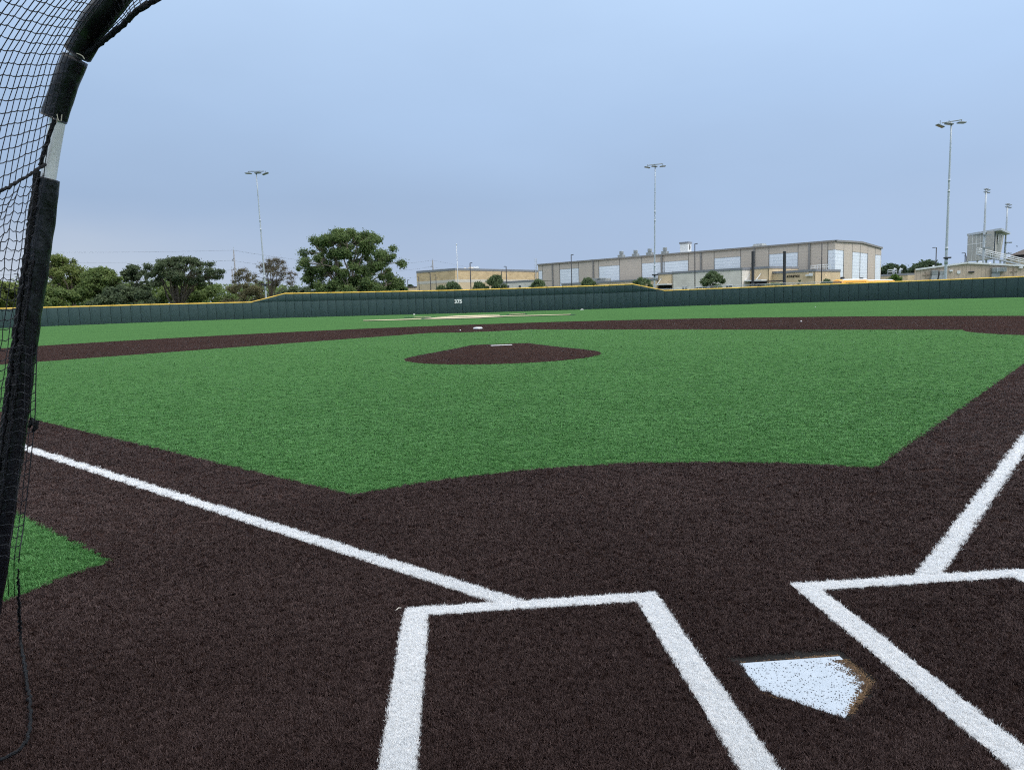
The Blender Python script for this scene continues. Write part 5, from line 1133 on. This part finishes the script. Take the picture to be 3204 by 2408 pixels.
# dark steel gateway posts with a beam
gp0, gp1 = at(2356, 786, 128), at(2455, 786, 125); gate = empty('steel_gateway', (*hp(gp0), 0), 'pair of square dark steel posts joined by a low beam', 'gateway')
for P in (gp0, gp1): MB().box((P[0], P[1], (P[2] - 0.3) / 2), (0.36, 0.36, P[2] + 0.3), 0.4).build('post', M['dark_metal'], gate, bevel=0.01)
zb_ = float(at(2400, 880.5, 127)[2]); MB().slab(gp0, gp1, zb_ - 0.1, zb_ + 0.1, 0.12, out=0.0).build('beam', M['dark_metal'], gate)
# transmission poles and lines
def line_pole(px, ytop, b_, arms, label, w=0.32):
    T = at(px, ytop, b_); G = np.array([T[0], T[1], 0.0]); e = empty('utility_pole', G, label, 'utility pole', 'utility poles carrying the power lines'); s = b_ / FPX
    MB().tube([G, T], [w, w * 0.6], 8).build('pole', M['wood_pole'], e, True)
    MB().tube([T, T + np.array([0, 0, 1.0])], 0.06, 5).build('top_spike', M['pole_grey'], e)
    pts_ = [T.copy()]
    for dy in arms:
        p = T + np.array([0, 0, -dy * s]); q = p + np.array([*(RT0[:2] * -7 * s), 0]); br = MB(); br.tube([p, q], 0.12, 5); br.tube([q, p + np.array([0, 0, 9 * s])], 0.1, 5); br.build('cross_arm', M['wood_pole'], e); pts_.append(q)
    return pts_
B1 = line_pole(730.7, 783, 250, (31, 60), 'tall grey utility pole left of the bare trees'); line_pole(725.6, 843, 215, (), 'shorter dark utility pole beside the tall one', 0.26)
B2_ = line_pole(1353.5, 814, 420, (20, 44), 'far utility pole behind the roof of the brick school', 0.5)
B0 = [at(-700, 764, 270), at(-700, 797, 270), at(-700, 846, 270)]
B3 = [at(1900, 866, 600), at(1900, 880, 600), at(1900, 892, 600)]
def wires(Ps, Qs, sag, first):
    for k_, (p, q) in enumerate(zip(Ps, Qs)):
        path = [p + (q - p) * t - np.array([0, 0, sag * 4 * t * (1 - t)]) for t in np.linspace(0, 1, 24)]; w_ = MB(); w_.tube(path, 0.024 if first else 0.032, 4, False); o = w_.build('power_line', M['wire'])
        tag(o, ['topmost', 'middle', 'lowest'][k_] + (' thin power line over the trees at the left' if first else ' thin power line behind the big round tree' if first is False else ' faint power line behind the brick school'), 'power line', 'power lines')
wires(B0, B1, 1.6, True); wires(B1, B2_, 3.5, False); wires(B2_, B3, 4.0, None)

# ---- chain-link fence rails behind the right half of the wall
fence = empty('chain_link_fence', (30, 118, 0), 'pale chain-link fence with steel rails behind the wall', 'fence')
fpts = [at(2045, 906, 121), at(2180, 898.5, 122), at(2330, 890.5, 121), at(2480, 885, 120), at(2640, 880, 118)]
zf = [float(p[2]) for p in fpts]
MB().tube(fpts, 0.035, 6).build('top_rail', M['pole_grey'], fence)
mesh_m = new_mat('chain link wire'); t_ = mesh_m.node_tree; nn_ = t_.nodes.new; l_ = t_.links.new
po = nn_('ShaderNodeBsdfPrincipled'); po.inputs['Base Color'].default_value = (0.55, 0.57, 0.58, 1); po.inputs['Roughness'].default_value = 0.5
MB0 = MB()
for k in range(len(fpts) - 1):
    n_ = 7
    for i in range(n_):
        p = fpts[k] + (fpts[k + 1] - fpts[k]) * i / n_
        if i in (0, 3): MB().tube([(p[0], p[1], gz(p[0], p[1]) - 0.1), p], 0.04, 6).build('post', M['pole_grey'], fence)
    L_ = np.linalg.norm(fpts[k + 1] - fpts[k]); m_ = int(L_ / 0.16)
    for i in range(m_):
        for sgn in (1, -1):
            a0 = i / m_; a1_ = a0 + sgn * 1.4 / L_
            p, q = fpts[k] + (fpts[k + 1] - fpts[k]) * a0, fpts[k] + (fpts[k + 1] - fpts[k]) * a1_; MB0.tube([p, q - np.array([0, 0, 1.4])], 0.006, 3, False)
l_(po.outputs[0], nn_('ShaderNodeOutputMaterial').inputs['Surface'])
mo = MB0.build('wire_mesh', mesh_m, fence); mo['kind'] = 'stuff'

# ---- school buses: only their roofs and brows clear the wall
def bus(px0, px1, ytop, b_, label):
    P = at(px0, ytop, b_); Q = at(px1, ytop + 3, b_ + 6); d = hp(Q) - hp(P); d = d / np.linalg.norm(d); n_ = np.array([-d[1], d[0]]); zt = float(P[2]); Hb = 3.05; gb = zt - Hb; Lb = 11.0
    e = empty('school_bus', (*hp(P), gb), label, 'school bus', 'school buses parked beyond the wall')
    W_ = 2.4; sec_ = [(-1.2, 0.55), (-1.22, 1.9), (-1.18, 2.5), (-0.95, 2.86), (-0.5, 3.02), (0, 3.05), (0.5, 3.02), (0.95, 2.86), (1.18, 2.5), (1.22, 1.9), (1.2, 0.55)]
    def P3(s, t, z): q = hp(P) + d * s + n_ * (t + 0.6); return (q[0], q[1], gb + z)
    b = MB(); ss = [0.0, 0.25, 0.8, Lb - 0.4, Lb]; k_ = [0.90, 0.96, 1, 1, 0.94]; n = len(sec_)
    v = [P3(s, t * 1.0, 0.55 + (z - 0.55) * kk) for s, kk in zip(ss, k_) for t, z in sec_]
    b.add(v, [(i * n + j, i * n + (j + 1) % n, (i + 1) * n + (j + 1) % n, (i + 1) * n + j) for i in range(4) for j in range(n)] + [tuple(range(n)), tuple(4 * n + j for j in reversed(range(n)))]); b.build('body', M['bus'], e, False)
    b = MB(); rs_ = sec_[3:8]; v = [P3(s, t, z + 0.025) for s in (0.9, Lb - 0.5) for t, z in rs_]; b.add(v, [(j, j + 1, 5 + j + 1, 5 + j) for j in range(4)]); b.build('white_roof', M['white_paint'], e)
    b = MB(); b.add([P3(-0.03, -1.0, 1.75), P3(-0.03, 1.0, 1.75), P3(-0.03, 0.95, 2.35), P3(-0.03, -0.95, 2.35)], [(0, 1, 2, 3)]); b.build('windshield', M['glass'], e)
    for s in np.arange(1.2, Lb - 1, 0.85):
        b = MB(); b.add([P3(s, -1.235, 1.75), P3(s + 0.7, -1.235, 1.75), P3(s + 0.7, -1.235, 2.4), P3(s, -1.235, 2.4)], [(0, 1, 2, 3)]); b.build('window', M['glass'], e)
    for t in (-0.85, 0.85): MB().tube([P3(-0.06, t, 2.52), P3(0.02, t, 2.52)], 0.1, 8).build('flasher', mat_red, e)
    for s in (1.4, Lb - 3.0):
        for t in (-1.05, 1.05): MB().tube([P3(s, t - 0.13, 0.5), P3(s, t + 0.13, 0.5)], 0.5, 14).build('wheel', M['tyre'], e)
    b = MB(); b.box(P3(-0.8, 0, 1.05), (1.5, 2.0, 1.0), math.atan2(d[1], d[0])); b.build('hood', M['bus'], e, bevel=0.15)
    c = P3(-0.09, 0, 2.56); text('SCHOOL BUS', 'lettering', 0.22, M['black'], c, math.atan2(n_[1], n_[0]) + math.pi, e, 0.005, 0.004)
bus(2627, 2706, 873.5, 142, 'nearest yellow school bus with white roof showing over the wall')
bus(2706, 2790, 875.5, 147, 'second yellow school bus, right of the nearest one')
# dark car behind the fence
def car(px, py, b_):
    P = at(px, py, b_); zt = float(P[2]); gb = zt - 1.48; e = empty('parked_car', (P[0], P[1], gb), 'dark parked car below the round tree behind the fence', 'car')
    d = RT0[:2]; n_ = np.array([-d[1], d[0]])
    def P3(s, t, z): q = hp(P) + d * s + n_ * t; return (q[0], q[1], gb + z)
    prof_ = [(-2.2, 0.35), (-2.25, 0.75), (-2.1, 0.92), (-1.2, 1.0), (2.0, 1.0), (2.2, 0.85), (2.22, 0.4)]
    b = MB(); n = len(prof_); b.add([P3(s, t, z) for t in (-0.88, 0.88) for s, z in prof_], [tuple(range(n)), tuple(reversed(range(n, 2 * n)))] + [(i, n + i, n + (i + 1) % n, (i + 1) % n) for i in range(n)]); b.build('body', M['car'], e, bevel=0.05)
    cab = [(-1.15, 1.0), (-0.45, 1.45), (0.9, 1.48), (1.75, 1.0)]; b = MB(); b.add([P3(s, t * (0.86 if z < 1.1 else 0.68), z) for t in (-1, 1) for s, z in cab], [(0, 1, 2, 3), (7, 6, 5, 4)] + [(i, 4 + i, 4 + (i + 1) % 4, (i + 1) % 4) for i in range(4)]); b.build('cabin_glass', M['glass'], e)
    b = MB(); b.box(P3(0.22, 0, 1.47), (1.4, 1.34, 0.05), math.atan2(d[1], d[0])); b.build('roof', M['car'], e, bevel=0.02)
    for s in (-1.4, 1.35):
        for t in (-0.8, 0.8): MB().tube([P3(s, t - 0.1, 0.32), P3(s, t + 0.1, 0.32)], 0.32, 14).build('wheel', M['tyre'], e)
car(2226, 893.5, 132)
# birds in flight
def bird(px, py, b_, w, label, up):
    P = at(px, py, b_); b = MB(); d = RT0
    v = [P + d * 0.32 * w, P + d * 0.1 * w + UP0 * 0.05 * w, P - d * 0.25 * w, P + UP0 * -0.06 * w, P + np.array([0, 0.6, 0]) * w * 0.7 + UP0 * up * w, P + np.array([0, -0.6, 0]) * w * 0.7 + UP0 * up * w * 0.8, P - d * 0.42 * w + np.array([0, 0.1, 0]) * w, P - d * 0.42 * w - np.array([0, 0.1, 0]) * w, P + d * 0.05 * w + np.array([0, 0.07, 0]) * w, P + d * 0.05 * w - np.array([0, 0.07, 0]) * w]
    b.add(v, [(0, 8, 1), (0, 1, 9), (0, 3, 8), (0, 9, 3), (1, 8, 2), (1, 2, 9), (3, 2, 8), (3, 9, 2), (1, 4, 2), (1, 2, 5), (2, 6, 7)]); tag(b.build('bird', M['bird']), label, 'bird', 'birds flying by the press box')
bird(3182.5, 771.5, 150, 0.62, 'uppermost of the three dark birds flying right of the press box', 0.42); bird(3198, 780.5, 155, 0.45, 'dark bird in flight nearest the right edge', 0.1); bird(3156, 790.5, 150, 0.5, 'lowest dark bird in flight above the stairway', 0.15)

# ================================================================== TREES AND SHRUBS
def leaves(centres, radii, n, size, seed, flat=0.6, up=0.0, long=1.6, shell=0.45):
    """n leaf-shaped faces spread through balls at the centres, thicker towards their outsides"""
    r_ = np.random.default_rng(seed); C_ = np.asarray(centres); Rr = np.asarray(radii); w = Rr ** 2.2; idx = r_.choice(len(C_), n, p=w / w.sum())
    d = r_.normal(size=(n, 3)); d /= np.linalg.norm(d, axis=1)[:, None]; rad = (shell + (1 - shell) * r_.random(n)) ** 0.8
    rad *= np.where(r_.random(n) < 0.42, r_.uniform(1.05, 1.75, n), 1.0)
    P = C_[idx] + d * (rad * Rr[idx])[:, None] * np.array([1, 1, flat])
    nrm = d * 0.7 + r_.normal(size=(n, 3)) * 0.6; nrm[:, 2] += 0.35; nrm /= np.linalg.norm(nrm, axis=1)[:, None]
    t = np.cross(nrm, r_.normal(size=(n, 3))); t[:, 2] += up; t /= np.linalg.norm(t, axis=1)[:, None]; s = np.cross(nrm, t); s /= np.linalg.norm(s, axis=1)[:, None] + 1e-9
    sz = size * (0.55 + 0.9 * r_.random(n))[:, None]
    V = np.stack([P - t * sz * long / 2, P + s * sz * 0.42 - t * sz * 0.1, P + t * sz * long / 2, P - s * sz * 0.42 + t * sz * 0.05], 1).reshape(-1, 3)
    F = np.arange(n * 4).reshape(-1, 4); return V, F
def raw(name, V, F, m, parent):
    me = bpy.data.meshes.new(name); off_ = np.array(parent_world(parent)); V = V - off_
    me.vertices.add(len(V)); me.vertices.foreach_set('co', V.astype(np.float32).ravel()); nF = len(F); me.loops.add(nF * 4); me.loops.foreach_set('vertex_index', F.astype(np.int32).ravel()); me.polygons.add(nF)
    me.polygons.foreach_set('loop_start', np.arange(0, nF * 4, 4, dtype=np.int32)); me.update(calc_edges=True); me.materials.append(m)
    o = bpy.data.objects.new(name, me); COL.objects.link(o); o.parent = parent; return o
def tree(name, label, cat, px, b_, ytop, x0, x1, leafm, nleaf, lsize, seed, group=None, ybot=None, nclump=34, bark='bark', cr=(0.16, 0.26), trunk_r=None, fork=0.22, shape='dome', twigs=0, flat=0.75, up=0.0, long=1.6, lean=0.0, clear=0.0, shell=0.45):
    """a tree whose crown fills picture columns x0..x1 up to ytop, b_ metres ahead, trunk at column px"""
    r_ = np.random.default_rng(seed); s = b_ / FPX; top = at((x0 + x1) / 2, ytop, b_); base = at(px, ytop, b_); g = gz(base[0], base[1]) - 0.3; H = float(top[2]) - g; base = np.array([base[0], base[1], g]); hw = (x1 - x0) / 2 * s
    cxy = at((x0 + x1) / 2, ytop, b_)[:2]; zb = g + H * 0.10 if ybot is None else float(at(px, ybot, b_)[2]); zb += clear
    e = empty(name, base, label, cat, group)
    cen = []; rad = []
    hh = (float(top[2]) - zb)
    tries = 0
    ext = [(-1, 0, -0.15), (1, 0, -0.1), (0, 0, 1), (-0.6, 0.2, 0.55), (0.6, -0.2, 0.55), (-0.75, 0, -0.8), (0.75, 0, -0.8), (0, -0.5, 0.2), (-0.3, -0.3, 0.85), (0.35, 0.2, 0.85)]
    while len(cen) < nclump and tries < 4000:
        tries += 1
        if len(cen) < len(ext): u = np.array(ext[len(cen)], float) + r_.normal(0, 0.05, 3)
        else:
            a_ = r_.random() * 6.283; k_ = math.sqrt(r_.random()); u = np.array([k_ * math.cos(a_), k_ * math.sin(a_), r_.uniform(-1, 1)])
            if k_ < 0.45 and abs(u[2]) < 0.4 and r_.random() < 0.7: continue
        u = np.clip(u, -1, 1); rc = r_.uniform(*cr) * hw
        if shape == 'dome': wid = 1.0 if u[2] < -0.1 else math.sqrt(max(1 - ((u[2] + 0.1) / 1.15) ** 2, 0.06))
        elif shape == 'fan': wid = (0.8 + 0.2 * (u[2] * 0.5 + 0.5)) * math.sqrt(max(1 - max(u[2] + 0.1, 0) ** 2 / 1.3, 0.1))
        else: wid = 1.0 - 0.25 * max(u[2], 0) ** 2
        if len(cen) >= len(ext): wid *= r_.uniform(0.88, 1.03)
        vr = rc * flat
        zz_ = zb + vr * 0.7 + (u[2] * 0.5 + 0.5) * max(hh - vr * 1.75, 0.1)
        p = np.array([cxy[0] + RT0[0] * u[0] * wid * (hw - rc * 0.85) + FH[0] * u[1] * wid * hw * 0.8, cxy[1] + RT0[1] * u[0] * wid * (hw - rc * 0.85) + FH[1] * u[1] * wid * hw * 0.8, zz_])
        cen.append(p); rad.append(rc)
    cen = np.array(cen); rad = np.array(rad)
    # trunk and limbs: each clump hangs on a limb that leaves a fork and bends outwards
    tr_r = trunk_r or H * 0.028; forkz = g + H * fork; wood = MB()
    ftop = base + np.array([lean * hw * RT0[0], lean * hw * RT0[1], forkz - g]); wood.tube([base, base + (ftop - base) * 0.5 + np.array([0.05, 0, 0]), ftop], [tr_r * 1.25, tr_r, tr_r * 0.85], 8)
    twig = MB(); mains = []
    nm = max(4, nclump // 6)
    for k_ in range(nm):
        c = cen[r_.integers(len(cen))]; mid = ftop + (c - ftop) * 0.5 + np.array([0, 0, 0.12 * np.linalg.norm(c - ftop)]) + r_.normal(0, 0.06 * hw, 3); path = [ftop - np.array([0, 0, tr_r]), ftop + (mid - ftop) * 0.5 + r_.normal(0, 0.03 * hw, 3), mid, mid + (c - mid) * 0.6, c]
        wood.tube(path, [tr_r * 0.62, tr_r * 0.48, tr_r * 0.34, tr_r * 0.2, tr_r * 0.08], 6); mains += path[1:4]
    mains = np.array(mains)
    for c, rc in zip(cen, rad):
        j = mains[np.argmin(np.linalg.norm(mains - c, axis=1) + 0.6 * np.maximum(mains[:, 2] - c[2], 0))]; wood.tube([j, (j + c) / 2 + r_.normal(0, 0.12 * rc, 3) + np.array([0, 0, 0.1 * rc]), c + np.array([0, 0, 0.3 * rc])], [tr_r * 0.22, tr_r * 0.15, tr_r * 0.05], 5)
        for _ in range(4 + twigs):
            d = r_.normal(size=3); d /= np.linalg.norm(d); d[2] = abs(d[2]) * 0.8 + (0.25 if twigs < 10 else -0.15); q = c + d * rc * r_.uniform(0.8, 1.3)
            kk_ = (c + q) / 2 + r_.normal(0, 0.15 * rc, 3); wood.tube([c, kk_, q], [tr_r * 0.07, tr_r * 0.045, tr_r * 0.02], 3, False)
            if twigs >= 10:
                for _ in range(2): q2 = kk_ + (q - kk_) * 0.4 + r_.normal(0, 0.45 * rc, 3); wood.tube([kk_, q2, q2 + r_.normal(0, 0.2 * rc, 3) + np.array([0, 0, -0.3 * rc])], [tr_r * 0.04, tr_r * 0.025, tr_r * 0.015], 3, False)
    wood.build('trunk', M[bark], e, True)
    if nleaf:
        V, F = leaves(cen, rad, nleaf, lsize, seed + 1, flat, up, long, shell); raw('crown', V, F, M[leafm], e)
    return e
GT = 'trees beyond the left wall'
tree('leafy_tree', 'olive green tree left of the padded pipe, seen through the netting', 'tree', 20, 150, 880, -60, 85, 'leaf_olive', 9000, 0.36, 21, GT, 960)
tree('leafy_tree', 'tall olive green tree right beside the padded pipe', 'tree', 215, 142, 794, 85, 272, 'leaf_olive', 21000, 0.23, 22, GT, 950, nclump=110, cr=(0.09, 0.17), fork=0.30)
tree('leafy_tree', 'rounded yellow green tree in the middle of the left tree row', 'tree', 300, 138, 835, 225, 400, 'leaf_mid', 21000, 0.23, 23, GT, 952, nclump=100, cr=(0.10, 0.18))
tree('dark_tree', 'dark tree behind the rounded yellow green one', 'tree', 400, 152, 826, 352, 470, 'leaf_dark', 12000, 0.23, 24, GT, 945, nclump=66, cr=(0.10, 0.18))
tree('spreading_oak', 'wide dark spreading oak with forked leaning trunk', 'tree', 553, 134, 802, 432, 708, 'leaf_dark', 20000, 0.21, 25, GT, 898, nclump=130, cr=(0.055, 0.105), fork=0.16, shape='fan', trunk_r=0.36, lean=-0.06, flat=0.65)
tree('bare_tree', 'sparse half-bare tree behind the leftmost floodlight pole', 'tree', 838, 140, 806, 784, 928, 'leaf_dry', 1500, 0.20, 26, GT, 905, nclump=60, cr=(0.12, 0.2), fork=0.24, twigs=16, bark='bark', trunk_r=0.24, shell=0.2)
tree('bare_tree', 'small twiggy tree between the utility pole and the floodlight pole', 'tree', 758, 146, 836, 716, 806, 'leaf_dry', 1500, 0.20, 27, GT, 915, nclump=32, twigs=16, trunk_r=0.16, shell=0.2)
tree('big_round_tree', 'big round deep green tree behind the left end of the raised wall', 'tree', 1082, 132, 714, 921, 1262, 'leaf_big', 60000, 0.21, 28, GT, 922, nclump=200, cr=(0.055, 0.10), fork=0.10, shape='dome', trunk_r=0.40, bark='bark_pale', flat=0.8, shell=0.35)
tree('low_tree', 'low dense tree tucked under the right side of the big round tree', 'tree', 1238, 150, 880, 1200, 1272, 'leaf_big', 4200, 0.34, 29, GT, 925, nclump=18)
def bush(label, px, b_, ytop, x0, x1, leafm, n, size, seed, name='bush', group='bushes behind the wall', ybot=None, twigs=0, **kw):
    return tree(name, label, 'bush', px, b_, ytop, x0, x1, leafm, n, size, seed, group, ybot, nclump=kw.pop('nclump', 20), cr=kw.pop('cr', (0.2, 0.32)), fork=0.08, shape='full', twigs=twigs, trunk_r=kw.pop('trunk_r', 0.10), **kw)
GB = 'undergrowth along the left wall'
bush('grey green undergrowth below the olive trees', 180, 131, 898, 80, 290, 'leaf_mid', 9000, 0.30, 41, group=GB, nclump=26, cr=(0.10, 0.18))
bush('undergrowth under the gap between the olive trees and the oak', 380, 131, 893, 270, 500, 'leaf_dark', 9500, 0.30, 42, group=GB, nclump=28, cr=(0.10, 0.18))
bush('green undergrowth around the foot of the spreading oak', 600, 145, 882, 470, 735, 'leaf_mid', 11000, 0.32, 43, group=GB, nclump=30, cr=(0.09, 0.16))
bush('grey twiggy thicket left of the floodlight pole', 765, 127, 884, 686, 846, 'leaf_dry', 6500, 0.2, 44, group=GB, twigs=12, nclump=34, cr=(0.12, 0.2))
bush('low hedge between the bare tree and the big round tree', 930, 150, 896, 820, 1030, 'leaf_dark', 8000, 0.30, 45, group=GB, nclump=26, cr=(0.10, 0.16))
bush('leafy growth around the foot of the big round tree', 1090, 128, 866, 926, 1258, 'leaf_big', 22000, 0.24, 46, group=GB, nclump=46, cr=(0.09, 0.15))
bush('far low trees on the left seen through the netting', 30, 165, 895, -120, 130, 'leaf_dark', 8000, 0.4, 47, group=GB, nclump=24, cr=(0.12, 0.2))
GS = 'clipped shrubs between the wall and the school'
for args in (('low loose shrub left of the flagpole', 1381, 124, 896, 1364, 1398, 1500, 61), ('rounded shrub just left of the flagpole', 1416, 122, 883, 1393, 1441, 2600, 62), ('loose shrub right of the tall dark lamp', 1500, 123, 885, 1478, 1522, 1900, 63), ('tallest upright shrub before the brick school', 1548, 122, 863, 1518, 1580, 3800, 64),
             ('rounded shrub at the left corner of the sports hall', 1683, 121, 877, 1658, 1708, 3000, 65), ('wide low shrub before the left part of the hall', 1840, 121, 873, 1812, 1869, 3000, 66), ('dark shrub left of the middle floodlight pole', 2008, 120, 871, 1980, 2036, 2800, 67)):
    lb, px, b_, yt, x0, x1, n, sd = args; bush(lb, px, b_, yt - 2, x0 - 3, x1 + 3, 'leaf_shrub', int(n * 1.2), 0.19, sd, name='shrub', group=GS, ybot=930 - (px - 1380) * 0.02, up=1.6, long=3.0, nclump=18, shell=0.15, cr=(0.16, 0.34))
tree('round_tree', 'small round dark tree in front of the pale block building', 'tree', 2231, 126, 848, 2192, 2268, 'leaf_shrub', 5200, 0.22, 68, None, 905, nclump=24, cr=(0.16, 0.3), shell=0.25, up=0.8, long=2.0)
bush('green bush at the right end of the lettered building', 2587, 134, 872, 2562, 2611, 'leaf_shrub', 2200, 0.22, 69, group='bushes near the school buses', nclump=14)
bush('tiny bush below the lettering', 2502, 134, 877, 2494, 2510, 'leaf_shrub', 700, 0.2, 70, group='bushes near the school buses', nclump=7)
bush('bright green bush right of the sports hall', 2800, 165, 859, 2772, 2828, 'leaf_bright', 2600, 0.3, 71, group='bushes near the school buses', nclump=16)
bush('hedge behind the fence between the steel posts', 2425, 136, 885, 2375, 2470, 'leaf_shrub', 2200, 0.25, 74, group='bushes near the school buses', nclump=20, cr=(0.1, 0.16))
tree('dark_tree', 'far dark tree just right of the sports hall', 'tree', 2795, 260, 826, 2735, 2850, 'leaf_far', 6500, 0.6, 72, 'far trees at the right', 880, nclump=34)
tree('dark_tree', 'far dark tree behind the left end of the metal building', 'tree', 2895, 250, 814, 2838, 2962, 'leaf_far', 7500, 0.6, 73, 'far trees at the right', 880, nclump=36)
tree('dark_tree', 'small far tree left of the brick school', 'tree', 1285, 330, 890, 1268, 1300, 'leaf_far', 1500, 0.6, 75, None, 920, nclump=12)

# far wood that closes the view behind the left trees, one mass of foliage
cen = []; rad = []; wr_ = np.random.default_rng(90)
for px in np.arange(-150, 935, 9.0):
    yt = 884 + 9 * math.sin(px * 0.021) + 6 * math.sin(px * 0.057 + 1) + wr_.normal(0, 3) + (12 if px > 700 else 0)
    for yy in np.arange(yt, 962 - px * 0.02, 13): p = at(px + wr_.normal(0, 5), yy + 8, 178 + wr_.normal(0, 5)); cen.append(p); rad.append(wr_.uniform(0.9, 1.5))
wl_ = empty('wood', at(400, 930, 178), 'dim green far wood behind the left row of trees', 'wood'); wl_['kind'] = 'stuff'
V, F = leaves(cen, rad, 26000, 0.42, 91, 0.9); raw('foliage', V, F, M['leaf_mid'], wl_)
